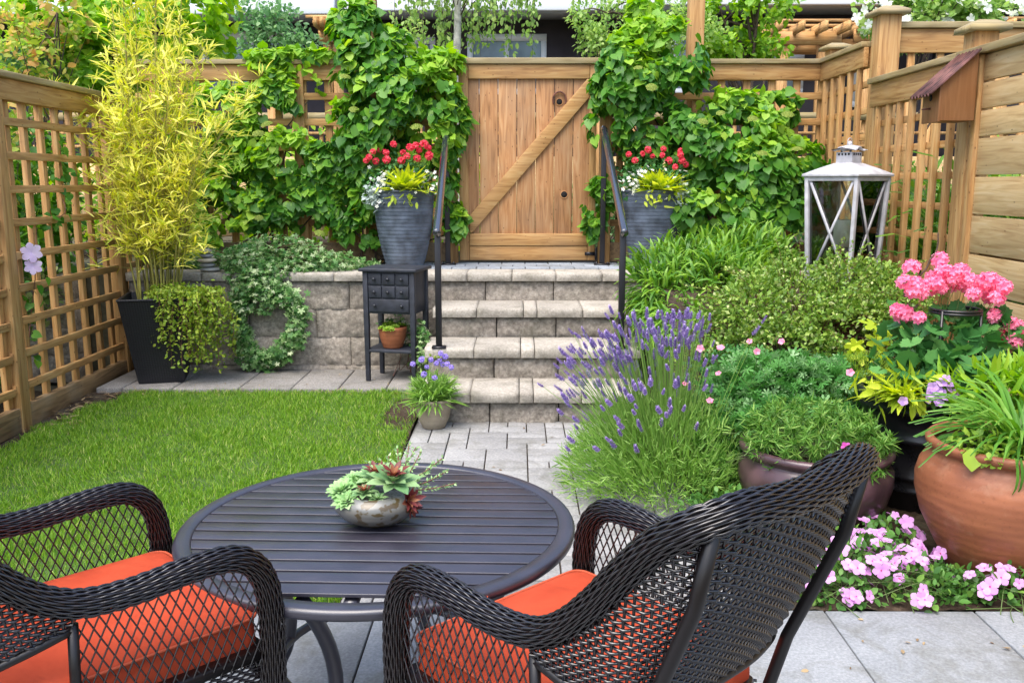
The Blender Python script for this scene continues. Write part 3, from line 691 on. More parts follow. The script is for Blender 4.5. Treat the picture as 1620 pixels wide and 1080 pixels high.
# gate
GX0, GX1, GY, GZ0, GZ1 = -.528, .690, 8.20, .945, 2.705
t = thing('wooden_gate', 'cedar plank gate with a diagonal brace at the top of the steps', 'gate', (.08, GY, .92))
b = MB(); x = GX0+.04; ws = []
n_ = 8; w_ = (GX1-GX0-.08)/6.85
k = 0
x = GX0+.04
for fr in (.85, 1, 1, 1, 1, 1, 1):
    x2 = min(x+w_*fr, GX1-.04)
    b.box(x+.0025, x2-.0025, GY+.012, GY+.034, GZ0+.02, GZ1-.06); x = x2
b.obj('planks', M['gate_board'], t, bevel=.004)
for a_, b_ in ((GX0, GX0+.085), (GX1-.065, GX1)):
    b = MB(); b.box(a_, b_, GY-.012, GY+.010, GZ0, GZ1-.052); b.obj('stile', M['w2'], t, bevel=.004)
for z0_, z1_, dy_ in ((GZ1-.175, GZ1-.055, -.018), (1.075, 1.185, -.018), (GZ0, 1.072, -.008)):
    b = MB(); b.box(GX0+.088, GX1-.068, GY+dy_, GY+.009, z0_, z1_); b.obj('crosspiece', M['w0'], t, bevel=.004)
b = MB(); b.box(GX0-.01, GX1+.03, GY-.04, GY+.05, GZ1-.05, GZ1); b.obj('gate_cap', M['cap0'], t, bevel=.004)
# brace: corner to corner, clipped square to the rails
b = MB(); x0, z0, x1, z1 = GX0+.09, 1.19, GX1-.07, GZ1-.18
hw = .085
V = [(x0, z0), (x0+.05, z0), (x1, z1-.20), (x1, z1), (x1-.0, z1), (x0, z0+.20)]
V = [(x0, z0), (x0+.02, z0), (x1, z1-.155), (x1, z1), (x1-.02, z1), (x0, z0+.155)]
V3 = [(p[0], GY-.020, p[1]) for p in V]+[(p[0], GY+.008, p[1]) for p in V]
b.add(V3, [(0, 1, 2, 3, 4, 5), (11, 10, 9, 8, 7, 6)]+[(i, i+6, (i+1) % 6+6, (i+1) % 6) for i in range(6)]); b.obj('brace', M['w0'], t, bevel=.003)
# horseshoe
a = np.linspace(rad(-35), rad(215), 26); hx, hz = (880-820)/1430*8.2, 2.27
hx = .36
# horseshoe opening downwards
pts = [(hx+.058*math.cos(q), GY-.006, 2.352+.068*math.sin(q)) for q in a]
b = MB(); b.tube(pts, .0115, 8, flat=.6); b.obj('horseshoe', M['rust'], t, True)
# knot hole and finger hole plates
for (hx_, hz_, r_) in ((.36, 2.335, .026), (.41, 1.53, .028)):
    b = MB(); b.lathe([(r_, 0), (r_, .004), (.001, .004)], (0, 0, 0), 24)
    for v in range(len(b.V)): b.V[v] = np.stack([b.V[v][:, 0]+hx_, GY+.0105-b.V[v][:, 2], b.V[v][:, 1]+hz_], 1)
    b.obj('knot_hole', M['dark'], t)
    b = MB(); b.tube([(hx_+(r_+.004)*math.cos(q), GY+.007, hz_+(r_+.004)*math.sin(q)) for q in np.linspace(0, 2*PI, 20)[:-1]], .004, 6, closed=True); b.obj('hole_rim', M['gate_board'], t, True)
b = MB(); b.box(.60, .70, GY-.03, GY-.019, .99, 1.02); b.tube([(.70, GY-.03, .95), (.70, GY-.03, 1.06)], .012, 8); b.obj('hinge', M['black_post'], t)
# gate posts and arbour posts
for (x, lab, cx) in ((-.60, 'slim cedar gate post on the left of the gate', 0), (.775, 'slim cedar gate post on the right of the gate', 0)):
    t = thing('gate_post', lab, 'post', (x, 8.28, .9), 'posts either side of the gate')
    b = MB(); b.box(x-.052, x+.052, 8.20, 8.30, .9, 2.74); b.obj('post', M['w2'], t, bevel=.004)
    b = MB(); b.box(x-.068, x+.068, 8.185, 8.315, 2.74, 2.765); b.obj('post_cap', M['cap0'], t, bevel=.006)
for (x, lab) in ((-1.33, 'tall square arbour post rising out of the leaves left of the gate'), (1.57, 'tall square arbour post rising out of the leaves right of the gate')):
    b = MB(); b.box(x-.068, x+.068, 8.33, 8.466, .85, 3.7); o = b.obj('arbour_post', M['w2'], None, bevel=.005); tag(o, lab, 'post', 'arbour posts')

# ------------------------------------------------------------------ handrails
for (x0, x1, lab) in ((-.574, -.622, 'black metal handrail on the left side of the steps'), (.742, .740, 'black metal handrail on the right side of the steps')):
    t = thing('handrail', lab, 'handrail', (x0, 7.2, .9), 'handrails of the steps')
    A = np.array((x0, 6.45, 1.33)); B = np.array((x1, 8.0, 2.085)); d = (B-A)/np.linalg.norm(B-A)
    b = MB()
    p0 = A-d*.10; pts = [p0, p0+d*.01]+[A+(B-A)*q for q in (0, .25, .5, .75, 1)]
    pts.append(B+d*.03+np.array((0, 0, -.004))); pts.append(B+d*.05+np.array((0, 0, -.02))); pts.append(B+d*.055+np.array((0, 0, -.05)))
    b.tube(pts, .029, 16); b.obj('rail', M['black_metal'], t, True)
    b = MB(); b.box(x0-.022, x0+.022, 6.43, 6.474, .458, 1.325); b.obj('post', M['black_post'], t, bevel=.003)
    b = MB(); b.box(x1-.022, x1+.022, 7.98, 8.024, .915, 2.08); b.obj('post', M['black_post'], t, bevel=.003)
    b = MB(); b.box(x1-.07, x1+.07, 7.965, 8.04, .919, .931)
    for dx in (-.05, .05): b.lathe([(.012, 0), (.012, .014), (.001, .016)], (x1+dx, 7.99, .931), 8)
    b.obj('base_plate', M['black_post'], t)
    b = MB(); b.box(x0-.05, x0+.05, 6.41, 6.49, .457, .468); b.obj('base_plate', M['black_post'], t)

# ------------------------------------------------------------------ table
t = thing('round_table', 'round slatted dark metal patio table between the two wicker chairs', 'table', (-.38, 2.355, 0))
cx, cy, Rr = -.38, 2.355, .535
b = MB()
prof = [(.490, .700), (.490, .7165), (.494, .7195), (.525, .7195), (.532, .7165), (.535, .710), (.534, .698), (.529, .692), (.520, .692), (.512, .698), (.490, .700)]
b.lathe(prof, (cx, cy, 0), 128); b.obj('table_rim', M['table'], t, True)
b = MB(); rot = rad(-1.6); pitch = .0615
for i in range(-8, 9):
    v0 = i*pitch-.0255+.012; v1 = v0+.0508
    hw = min(math.sqrt(max(0, .4890**2-v0*v0)), math.sqrt(max(0, .4890**2-v1*v1)))
    if max(abs(v0), abs(v1)) > .4890 and hw < .05: continue
    # slat with ends following the circle
    vs = np.linspace(v0, v1, 5); top = []
    L_ = [(-math.sqrt(max(0, .4890**2-v*v)), v) for v in vs]; Q_ = [(math.sqrt(max(0, .4890**2-v*v)), v) for v in vs[::-1]]
    pl = L_+Q_; n_ = len(pl); V = []
    for z in (.707, .7165):
        for (u, v) in pl: V.append((cx+u*math.cos(rot)-v*math.sin(rot), cy+u*math.sin(rot)+v*math.cos(rot), z))
    b.add(V, [tuple(range(n_))[::1], tuple(range(n_, 2*n_))[::-1]]+[((i_+1) % n_, i_, i_+n_, (i_+1) % n_+n_) for i_ in range(n_)])
b.obj('slats', M['table'], t, bevel=.0012)
b = MB()
for a in (rad(90), rad(0)):
    b.beam((cx-.49*math.cos(a), cy-.47*math.sin(a), .688), (cx+.49*math.cos(a), cy+.47*math.sin(a), .688), .03, .018)
b.obj('under_brace', M['table'], t)
for a in (rad(255), rad(345), rad(75), rad(165)):
    b = MB(); s_ = np.linspace(0, 1, 14)
    r_ = .44 - .16*np.sin(s_*PI*.9) + .04*s_**3; z_ = .69 - .570*s_
    b.tube([(cx+rr_*math.cos(a), cy+rr_*math.sin(a), zz) for rr_, zz in zip(r_, z_)], .019, 10)
    b.lathe([(.024, 0), (.024, .012), (.016, .02)], (cx+r_[-1]*math.cos(a), cy+r_[-1]*math.sin(a), .1195), 12, cap0=True)
    b.obj('leg', M['table'], t, True)
b = MB(); b.tube([(cx+.285*math.cos(q), cy+.285*math.sin(q), .33) for q in np.linspace(0, 2*PI, 49)[:-1]], .013, 8, closed=True); b.obj('ring', M['table'], t, True)
t.location = (-.38*1.066, 2.355*1.066, -.107); t.scale = (1.066,)*3

# bowl of succulents on the table
bx_, by_ = -.385, 2.352
t = thing('succulent_bowl', 'glazed grey bowl of succulents standing on the round table', 'planter', (bx_, by_, .721))
b = MB(); b.lathe([(.001, .002), (.045, .002), (.055, .006), (.088, .028), (.104, .052), (.107, .066), (.102, .080), (.090, .092), (.084, .096), (.079, .094), (.080, .085), (.09, .07)], (bx_, by_, .7175), 56)
b.obj('bowl', M['bowl'], t, True)
b = MB(); b.lathe([(.083, .078), (.04, .086), (.001, .088)], (bx_, by_, .7175), 24); b.obj('soil', M['pebble'], t, True)
def rosette(n, r, leafw, upstart, m, name, parent, c, tilt=(0, 0, 1), rings=3, tpl=OVAL):
    mb = MB(); P = []; Y = []; Z = []; S = []; 
    tz = np.array(tilt, float); tz /= np.linalg.norm(tz); ux = np.cross(tz, (0, 1, .1)); ux /= np.linalg.norm(ux); uy = np.cross(tz, ux)
    for k in range(rings):
        f = (k+1)/rings; m_ = int(n*(.5+.5*f)); el = rad(80-upstart*f)
        for i in range(m_):
            a = 2*PI*(i+.5*(k % 2))/m_ + R.normal()*.08
            d = (math.cos(a)*ux+math.sin(a)*uy)*math.cos(el)+tz*math.sin(el)
            P.append(np.array(c)+d*r*.08); Y.append(d); Z.append(tz-d*.3); S.append(r*(.5+.5*f)*R.uniform(.9, 1.1))
    mb.scatter(tpl, P, Y, Z, S, leafw); return mb.obj(name, m, parent)
top = .7175+.09
for (dx, dy, dz, r, m, ti, n_, ring, w) in (
    (-.075, -.03, .01, .040, 'succpale', (-.3, -.3, 1), 14, 4, .8), (-.05, .02, .018, .042, 'succpale', (-.1, 0, 1), 14, 4, .8), (-.09, .01, .0, .036, 'succpale', (-.5, 0, 1), 12, 4, .8),
    (-.06, -.065, -.005, .034, 'succpale', (-.2, -.6, 1), 12, 4, .8), (-.03, -.01, .02, .036, 'succpale', (0, 0, 1), 12, 4, .8),
    (.0, .0, .035, .052, 'succ', (-.05, -.25, 1), 9, 3, .75), (.045, -.03, .035, .066, 'succ', (.15, -.35, 1), 9, 3, .75), (-.022, -.05, .012, .032, 'succ', (0, -.3, 1), 8, 3, .75), (.01, -.06, .0, .026, 'succ', (0, -.3, 1), 8, 3, .75)):
    rosette(n_, r, w, 62, M[m], 'rosette', t, (bx_+dx, by_+dy, top+dz), ti, ring)
for (dx, dy, dz, r, ti) in ((.0, .0, .048, .036, (-.05, -.2, 1)), (.045, -.03, .052, .042, (.15, -.3, 1)), (-.022, -.05, .018, .022, (0, -.2, 1)), (.078, -.055, -.005, .042, (.8, -.7, .3)), (.085, -.045, -.03, .03, (.9, -.5, -.5))):
    rosette(8, r, .6, 38, M['succred'], 'rosette', t, (bx_+dx, by_+dy, top+dz), ti, 2)
ms = MB(); ml = MB()
for (ex, ey, ez) in ((.17, .02, .05), (.19, -.01, .025), (.155, .05, .075), (.10, .08, .085), (.07, .09, .105), (.085, .10, .09), (.04, .09, .09), (.0, .08, .06), (.13, .07, .05), (.02, .07, .075), (-.03, .06, .06)):
    a = np.array((bx_+.04+R.uniform(-.02, .02), by_+.02, top+.0)); e = np.array((bx_+ex, by_+ey, top+ez)); s_ = np.linspace(0, 1, 8)[:, None]
    q = a+(e-a)*s_; q[:, 2] += -.012*np.sin(s_[:, 0]*PI); ms.tube(q, .0015, 4)
    s2 = np.linspace(.35, 1, 46)[:, None]; p = a+(e-a)*s2; p[:, 2] += -.012*np.sin(s2[:, 0]*PI)
    d = (e-a)/np.linalg.norm(e-a); ml.scatter(TINY, p, unit(46)*.8+d*.6, unit(46), R.uniform(.010, .014, 46), .7)
ms.obj('stem', M['stemr'], t); ml.obj('trailing_foliage', M['succpale'], t)
t.location = (bx_*1.066, by_*1.066, .6615); t.scale = (1.2, 1.2, 1.05)

# ------------------------------------------------------------------ wicker chairs
def resample(P, n=None, step=None):
    P = np.asarray(P, float)
    # Catmull-Rom
    Q = []
    ext = np.vstack([2*P[0]-P[1], P, 2*P[-1]-P[-2]])
    for i in range(len(P)-1):
        p0, p1, p2, p3 = ext[i:i+4]
        for s_ in np.linspace(0, 1, 24, endpoint=False):
            Q.append(.5*((2*p1)+(-p0+p2)*s_+(2*p0-5*p1+4*p2-p3)*s_*s_+(-p0+3*p1-3*p2+p3)*s_**3))
    Q.append(P[-1]); Q = np.array(Q); d = np.r_[0, np.cumsum(np.linalg.norm(np.diff(Q, axis=0), axis=1))]
    if n is None: n = max(2, int(d[-1]/step)+1)
    u = np.linspace(0, d[-1], n)
    return np.stack([np.interp(u, d, Q[:, k]) for k in range(3)], 1), u
def frames(P):
    T = np.empty_like(P); T[1:-1] = P[2:]-P[:-2]; T[0] = P[1]-P[0]; T[-1] = P[-1]-P[-2]; T /= np.linalg.norm(T, axis=1)[:, None]
    u = np.cross(T[0], (1, .2, 0)); u /= np.linalg.norm(u); U = []; W_ = []
    for i in range(len(P)):
        u = u-T[i]*np.dot(u, T[i]); u /= np.linalg.norm(u); U.append(u); W_.append(np.cross(T[i], u))
    return T, np.array(U), np.array(W_)
half = [(.350, .33, -.29), (.352, .335, .02), (.356, .34, .25), (.357, .342, .45), (.357, .325, .555), (.357, .285, .615), (.356, .225, .642), (.352, .12, .643), (.346, -.02, .630), (.337, -.14, .636), (.329, -.23, .676),
        (.323, -.315, .755), (.319, -.395, .850), (.315, -.475, .936), (.306, -.54, .984), (.275, -.58, 1.008), (.21, -.602, 1.018), (.11, -.615, 1.012)]
def make_chair():
    t = thing('wicker_armchair', 'x', 'chair', (0, 0, 0), 'wicker armchairs at the round table')
    full = half+[(0, -.618, 1.008)]+[(-x, y, z) for x, y, z in half[::-1]]
    P, u = resample(full, step=.0075)
    T, U, W_ = frames(P)
    core = MB(); core.tube(P[::2], .026, 8); core.obj('rim_core', M['wickercore'], t, True)
    b = MB(); K = 32; r0 = .0315; Lw = .032
    for k in range(K):
        a = 2*PI*k/K; s_ = np.sin(PI*u/Lw + PI*(k % 2)); tw = a + .02*np.sin(PI*u/Lw+PI*(k % 2)+1.2)
        q = P + (r0+.0028*s_)[:, None]*(np.cos(tw)[:, None]*U+np.sin(tw)[:, None]*W_)
        b.tube(q, .0029, 5, cap=True)
    # wrapping canes every turn
    b.obj('woven_rim', M['wicker'], t, True)
    # arm lattices
    Pd, _ = resample(half, n=400)
    arch = Pd[(Pd[:, 1] > -.162)]
    poly = [(p[1], p[2]) for p in arch]+[(-.162, .34)]; poly = [(y, z) for y, z in poly if z > .30]
    def inside(y, z):
        c = False; n = len(poly); j = n-1
        for i in range(n):
            yi, zi = poly[i]; yj, zj = poly[j]
            if (zi > z) != (zj > z) and y < (yj-yi)*(z-zi)/(zj-zi)+yi: c = not c
            j = i
        return c
    for sx in (1, -1):
        b = MB()
        for sgn in (1, -1):
            for off in np.arange(-.5, .9, .0285):
                run = []
                for s_ in np.arange(-.05, .42, .006):
                    z = .33+s_; y = off-.2+sgn*(s_-.15)*.50
                    if inside(y, z): run.append((sx*(.340+.012*(y+.1)/.4+.0025*sgn), y, z))
                    else:
                        if len(run) > 2: b.tube([run[0], run[len(run)//2], run[-1]], .0024, 5, cap=False)
                        run = []
                if len(run) > 2: b.tube([run[0], run[len(run)//2], run[-1]], .0024, 5, cap=False)
        b.obj('arm_lattice', M['wicker'], t, True)
        b = MB(); b.tube([(sx*.332, -.166, .30), (sx*.334, -.164, .45), (sx*.335, -.160, .59)], .0135, 8); b.obj('arm_post', M['frame'], t, True)
        b = MB(); b.tube([(sx*.258, -.48, -.29), (sx*.265, -.41, .02), (sx*.268, -.36, .30), (sx*.275, -.42, .52), (sx*.284, -.545, .82), (sx*.285, -.582, .995)], .0165, 8); b.obj('rear_leg', M['frame'], t, True)
    # back: bottom rail curve and woven sheet between it and the rim
    bot, _ = resample([(.334, -.165, .575), (.322, -.28, .545), (.285, -.37, .52), (.16, -.415, .52), (0, -.425, .52), (-.16, -.415, .52), (-.285, -.37, .52), (-.322, -.28, .545), (-.334, -.165, .575)], n=121)
    iN = np.where((u > 0) & (P[:, 1] < -.155) & (P[:, 2] > .5))[0]; top, _ = resample(P[iN][::4], n=121)
    b = MB(); b.tube(bot[::3], .0125, 8); b.obj('back_rail', M['frame'], t, True)
    b = MB(); nrm = []
    for i in range(121):
        j = min(119, max(1, i)); tt = bot[j+1]-bot[j-1]; tt /= np.linalg.norm(tt); q = np.cross(tt, top[i]-bot[i]); nrm.append(q/(np.linalg.norm(q)+1e-9))
    nrm = np.array(nrm)
    bow = lambda v: .018*math.sin(PI*v)
    for i in range(0, 121, 2):
        pts = [bot[i]+(top[i]-bot[i])*v - nrm[i]*bow(v) for v in np.linspace(0, 1, 7)]
        b.tube(pts, .0036, 4, cap=False)
    rows = np.arange(.515, 1.06, .0118)
    for rI, z in enumerate(rows):
        run = []
        for i in range(0, 121):
            zt = top[i][2]; zb = bot[i][2]; v = (z-zb)/(zt-zb)
            ok = 0 <= v <= .985
            if ok:
                w_ = (.0048 if ((i//2)+rI) % 2 else -.0048) if i % 2 == 0 else 0
                run.append(bot[i]+(top[i]-bot[i])*v-nrm[i]*(bow(v)+w_))
            if (not ok or i == 120):
                if len(run) > 3: b.tube(run, .0047, 4, cap=False)
                run = []
    b.obj('woven_back', M['wicker'], t, True)
    # seat frame and apron
    b = MB(); ring = [(.345, .33), (.336, -.15), (.30, -.30), (.2, -.355), (-.2, -.355), (-.30, -.30), (-.336, -.15), (-.345, .33)]
    b.tube([(x, y, .335) for x, y in ring], .017, 8, closed=True)
    b.add([(x, y, .352) for x, y in ring], [tuple(range(8))[::-1]]); b.obj('seat_frame', M['frame'], t)
    b = MB()
    for z in np.arange(.235, .325, .0105):
        xs = np.linspace(-.345, .345, 47); b.tube([(x, .336+(.004 if (i+int(z*1000)//10) % 2 else -.004), z) for i, x in enumerate(xs)], .0046, 4)
        for sx in (1, -1):
            ys = np.linspace(-.30, .33, 41); b.tube([(sx*(.340+(.004 if (i+int(z*1000)//10) % 2 else -.004)), y, z) for i, y in enumerate(ys)], .0046, 4)
    b.obj('apron', M['wicker'], t, True)
    # cushion
    def loop(w, d, r, z, cy, crown=0):
        L_ = []; z = z-.03
        for (sx, sy, a0) in ((1, 1, 0), (-1, 1, 90), (-1, -1, 180), (1, -1, 270)):
            for a in np.linspace(a0, a0+90, 7): L_.append((sx*(w-r)+r*math.cos(rad(a)), cy+sy*(d-r)+r*math.sin(rad(a)), z))
        return L_
    b = MB(); w, d, cyy = .318, .322, .008
    spec = [(.05, .360, .10), (.012, .362, .05), (.0, .372, .04), (.002, .41, .04), (.004, .44, .04), (.0, .462, .04), (.012, .472, .05), (.04, .479, .07), (.09, .486, .08), (.16, .491, .08), (.24, .493, .05), (.30, .494, .01)]
    V = []; F = []
    for (ins, z, r) in spec: V += loop(w-ins, d-ins, max(.008, r*(1-ins*1.5)), z, cyy)
    m_ = 28
    for i in range(len(spec)-1):
        for k in range(m_): F.append((i*m_+k, i*m_+(k+1) % m_, (i+1)*m_+(k+1) % m_, (i+1)*m_+k))
    F.append(tuple((len(spec)-1)*m_+k for k in range(m_)))
    # soft dents
    V = [(x, y, z+(.006*noise.noise(Vector((x*5, y*5, 3)))+.003*noise.noise(Vector((x*13, y*13, 3))) if z > .43 else 0)) for x, y, z in V]
    b.add(V, F); co = b.obj('cushion', M['cushion'], t, True)
    sb = co.modifiers.new('sub', 'SUBSURF'); sb.levels = 1; sb.render_levels = 2
    b = MB(); 
    for z in (.463, .372): b.tube([(x*1.004, y, zz) for x, y, zz in loop(w, d, .04, z, cyy)], .0042, 6, closed=True)
    b.tube([(-.05, cyy+d+.001, .375), (-.05, cyy+d+.002, .46)], .0015, 4)
    b.obj('piping', M['piping'], co, True)
    return t
def copy_tree(o, parent=None):
    c = o.copy(); C.objects.link(c)
    if parent is not None: c.parent = parent
    for ch in o.children: copy_tree(ch, c)
    return c
ch = make_chair()
ch['label'] = 'dark wicker armchair seen from behind at the right of the round table, orange cushion'
ch2 = copy_tree(ch)
ch.location = (.148, 1.851, .268); ch.scale = (.845,)*3; ch.rotation_euler.z = rad(42.6)
ch2['label'] = 'dark wicker armchair cut off by the left edge of the photo, orange cushion'
ch2.location = (-.990, 1.9655, .268); ch2.scale = (.845,)*3; ch2.rotation_euler.z = rad(-45.2)

# ------------------------------------------------------------------ small cabinet by the steps
t = thing('side_cabinet', 'narrow navy black cabinet on tall legs with small drawers and a lower shelf', 'cabinet', (-.955, 7.02, .109))
t.scale = (1.04, 1.04, 1.065)
t.rotation_euler.z = rad(-13)
def loc(mb, name, m, par=None, **k):
    o = mb.obj(name, m, None, **k); o.parent = par or t; return o
w2, d2 = .20, .16
b = MB(); b.box(-w2-.025, w2+.025, -d2-.025, d2+.02, .805, .828); loc(b, 'cabinet_top', M['cabinet'], bevel=.005)
b = MB(); b.box(-w2+.012, w2-.012, -d2+.012, d2-.012, .50, .804); loc(b, 'body', M['cabinet'], bevel=.003)
for sx in (-1, 1):
    for sy in (-1, 1):
        b = MB(); x = sx*(w2-.018); y = sy*(d2-.018); 
        V = []
        for (z, h) in ((.0, .0155), (.45, .019), (.804, .019)):
            V += [(x-h, y-h, z), (x+h, y-h, z), (x+h, y+h, z), (x-h, y+h, z)]
        b.add(V, [(0, 3, 2, 1)]+[(i*4+k, i*4+(k+1) % 4, i*4+4+(k+1) % 4, i*4+4+k) for i in (0, 1) for k in range(4)]+[(8, 9, 10, 11)])
        loc(b, 'leg', M['cabinet'], bevel=.003)
b = MB(); b.box(-w2+.004, w2-.004, -d2+.004, d2-.004, .215, .235); loc(b, 'shelf', M['cabinet'], bevel=.003)
for (z0, z1, n_) in ((.712, .792, 3), (.618, .700, 3), (.515, .606, 1)):
    W0 = 2*(w2-.040)
    for i in range(n_):
        x0 = -w2+.040+W0*i/n_; x1 = x0+W0/n_
        b = MB(); b.box(x0+.004, x1-.004, -d2+.000, -d2+.013, z0, z1)
        d_ = loc(b, 'drawer', M['cabinet'], bevel=.003)
        ks = [(x0+x1)/2] if n_ == 3 else [x0+W0*.17, x0+W0*.83]
        for kx in ks:
            b = MB(); b.lathe([(.005, 0), (.005, .009), (.0115, .014), (.012, .02), (.007, .026), (.001, .027)], (0, 0, 0), 16)
            for v in range(len(b.V)): b.V[v] = np.stack([b.V[v][:, 0]+kx, -d2-b.V[v][:, 2], b.V[v][:, 1]+(z0+z1)/2], 1)
            loc(b, 'knob', M['knob'], d_, smooth=True)

# ------------------------------------------------------------------ pots
def pot(name, label, cat, c, prof, m, k=56, soil=None, body='pot', wob=None, group=None):
    t = thing(name, label, cat, c, group)
    b = MB(); b.lathe(prof, c, k, wob=wob); b.obj(body, m, t, True)
    if soil: b = MB(); b.lathe([(soil[0], soil[1]), (soil[0]*.5, soil[1]+.01), (.001, soil[1]+.012)], c, 24); b.obj('soil', M['soil'], t, True)
    return t
# small terracotta pot on the cabinet shelf
c = (-.985, 6.99, .360)
t = pot('small_terracotta_pot', 'small terracotta pot of lime green succulents on the cabinet shelf', 'plant pot', c, [(.001, 0), (.07, 0), (.078, .01), (.100, .08), (.108, .13), (.112, .15), (.112, .165), (.104, .168), (.100, .15), (.098, .13)], M['terra2'], soil=(.1, .145))
for i in range(22):
    a = R.uniform(0, 2*PI); r = .115*math.sqrt(R.rand())
    rosette(9, R.uniform(.028, .038), .85, 60, M['sedum'], 'rosette', t, (c[0]+r*math.cos(a), c[1]+r*math.sin(a), c[2]+.175+R.uniform(-.004, .012)-(r/.115)**2*.02), (math.cos(a)*.5*r/.11, math.sin(a)*.5*r/.11, 1), 3)
# tall ribbed blue pots
def ribprof(h, r0, r1, n):
    pr = [(.001, 0), (r0*.97, 0)]
    for i in range(n*6+1):
        f = i/(n*6); base = r0+(r1-r0)*(1-(1-f)**1.9); ph = (i % 6)/6
        pr.append((base+.0055*(1-ph)**.5*(1 if ph < .9 else .3)-.003, .01+f*(h-.03)))
    pr += [(r1+.010, h-.018), (r1+.012, h-.004), (r1+.004, h), (r1-.012, h-.002), (r1-.016, h-.05), (r1-.02, h-.1)]
    return pr
pots = []
for (x, y, lab) in ((-.985, 7.86, 'tall ribbed blue grey pot of red flowers left of the steps, behind the cabinet'), (1.15, 7.90, 'tall ribbed blue grey pot of white and red flowers right of the steps')):
    c = (x, y, .914)
    rs = rr.uniform(0, 50)
    pots.append(pot('tall_ribbed_pot', lab, 'plant pot', c, ribprof(.66, .160, .258, 20), M['bluepot'], 72, (.235, .59),
        wob=lambda t_, z, rs=rs: .010*noise.noise(Vector((math.cos(t_)*1.5+rs, math.sin(t_)*1.5, z*34)))+.004*math.sin(t_*2+z*8), group='tall ribbed pots flanking the steps'))
# flowers meshes
def flower_mesh(name, m, n=5, r=.5, wide=.95, cup=.15, seed=0):
    mb = MB(); a = np.arange(n)*2*PI/n
    tp = strip([(0, 0, .03, 0, 0), (.35, .35, .26*wide, .10, .06), (.75, .72, .36*wide, .12, .10), (1, .95, .14*wide, .04, .06)])
    mb.scatter(tp, np.zeros((n, 3)), np.stack([np.cos(a), np.sin(a), np.full(n, cup)], 1), np.tile((0, 0, 1.), (n, 1)), r)
    return mb.mesh(name, m)
def cluster_mesh(name, m, nf=14, r=.5, fr=.32, dome=.6):
    """head of many small five petalled florets"""
    mb = MB(); tp = strip([(0, 0, .04, 0, 0), (.5, .5, .34, .10, .06), (1, .95, .14, .02, .06)])
    for i in range(nf):
        th_ = math.acos(1-(1-math.cos(PI*dome))*(i+.5)/nf); ph = i*2.4
        d = np.array((math.sin(th_)*math.cos(ph), math.sin(th_)*math.sin(ph), math.cos(th_)))
        ux = np.cross(d, (0.1, .2, 1)); ux /= np.linalg.norm(ux); uy = np.cross(d, ux); a = np.arange(5)*2*PI/5+R.rand()
        Yd = np.cos(a)[:, None]*ux+np.sin(a)[:, None]*uy+d*.35
        mb.scatter(tp, np.tile(d*r*.72, (5, 1)), Yd, np.tile(d, (5, 1)), fr*r*2*R.uniform(.8, 1.1))
    return mb.mesh(name, m)
ME = {'redhead': cluster_mesh('red_head', M['red'], 12), 'pinkhead': cluster_mesh('pink_head', M['pink'], 13, fr=.34), 'deephead': cluster_mesh('deep_head', M['deeppink'], 16, fr=.24),
      'imp': flower_mesh('impatiens_flower', M['lilac'], 5, .5, 1.15, .12), 'white5': flower_mesh('white_flower', M['whitef'], 5, .5), 'magenta': flower_mesh('magenta_flower', M['magenta'], 5, .5, 1.1, .3),
      'cran': flower_mesh('cranesbill_flower', M['pink'], 5, .5, 1.1, .5), 'viol': cluster_mesh('violet_head', M['violet'], 14, dome=.7), 'pet': flower_mesh('petunia_flower', M['purpleflower'], 5, .5, 1.25, .25),
      'clem': flower_mesh('clematis_flower', M['clematis'], 6, .5, .95, .1), 'vinehead': cluster_mesh('vine_flower_head', M['vineflower'], 60, fr=.085, dome=.24)}
def spike_mesh():
    mb = MB(); n = 46; P = []; Y = []
    for i in range(n):
        f = i/n; a = i*2.4; lay = round(f*7)/7
        P.append((0, 0, lay)); Y.append((math.cos(a)*.8, math.sin(a)*.8, .7))
    mb.scatter(OVAL, P, Y, np.tile((0, 0, 1.), (n, 1)), .36*(1-.35*np.arange(n)/n), .85)
    return mb.mesh('lavender_spike', M['lavflower'])
ME['spike'] = spike_mesh()
def eyed(me):
    """impatiens petals with the small dark eye in the middle of the same mesh"""
    mb = MB(); k = len(me.vertices); co = np.empty(k*3); me.vertices.foreach_get('co', co); mb.add(co, [tuple(p_.vertices) for p_ in me.polygons]); nf_ = len(me.polygons)
    mb.add([(.055*math.cos(a_), .055*math.sin(a_), .062) for a_ in np.linspace(0, 2*PI, 7)[:-1]], [tuple(range(6))])
    m2 = mb.mesh('impatiens_flower', M['lilac']); m2.materials.append(M['lilac_eye']); m2.polygons[len(m2.polygons)-1].material_index = 1
    return m2
ME['imp'] = eyed(ME['imp'])
def faceup(n, front=(0, -1, .8), jit=.5):
    """euler angles turning +Z towards `front` with scatter"""
    out = []
    for _ in range(n):
        d = Vector(front)+Vector(R.normal(size=3)*jit); out.append((Matrix.Rotation(R.rand()*6.3, 3, 'Z').to_euler() if d.length < .01 else (d.to_track_quat('Z', 'Y').to_matrix() @ Matrix.Rotation(R.rand()*6.3, 3, 'Z')).to_euler()))
    return [tuple(e) for e in out]
def tuft(mb, c, n, L, tpl, up=.5, spread=1, wid=1, rad_=.05, droop=0, start=None):
    d = unit(n); d[:, 2] = np.abs(d[:, 2])*spread*0+R.uniform(0, 1, n)*up; d[:, :2] /= np.linalg.norm(d[:, :2], axis=1)[:, None]; d[:, :2] *= spread*R.uniform(.3, 1, n)[:, None]
    P = np.array(c)+np.stack([d[:, 0]*rad_, d[:, 1]*rad_, np.zeros(n)], 1)
    Z = -d*.8; Z[:, 2] = 1.2; Y = d.copy(); Y[:, 2] -= droop
    mb.scatter(tpl, P, Y, Z, L*R.uniform(.6, 1.1, n), wid)
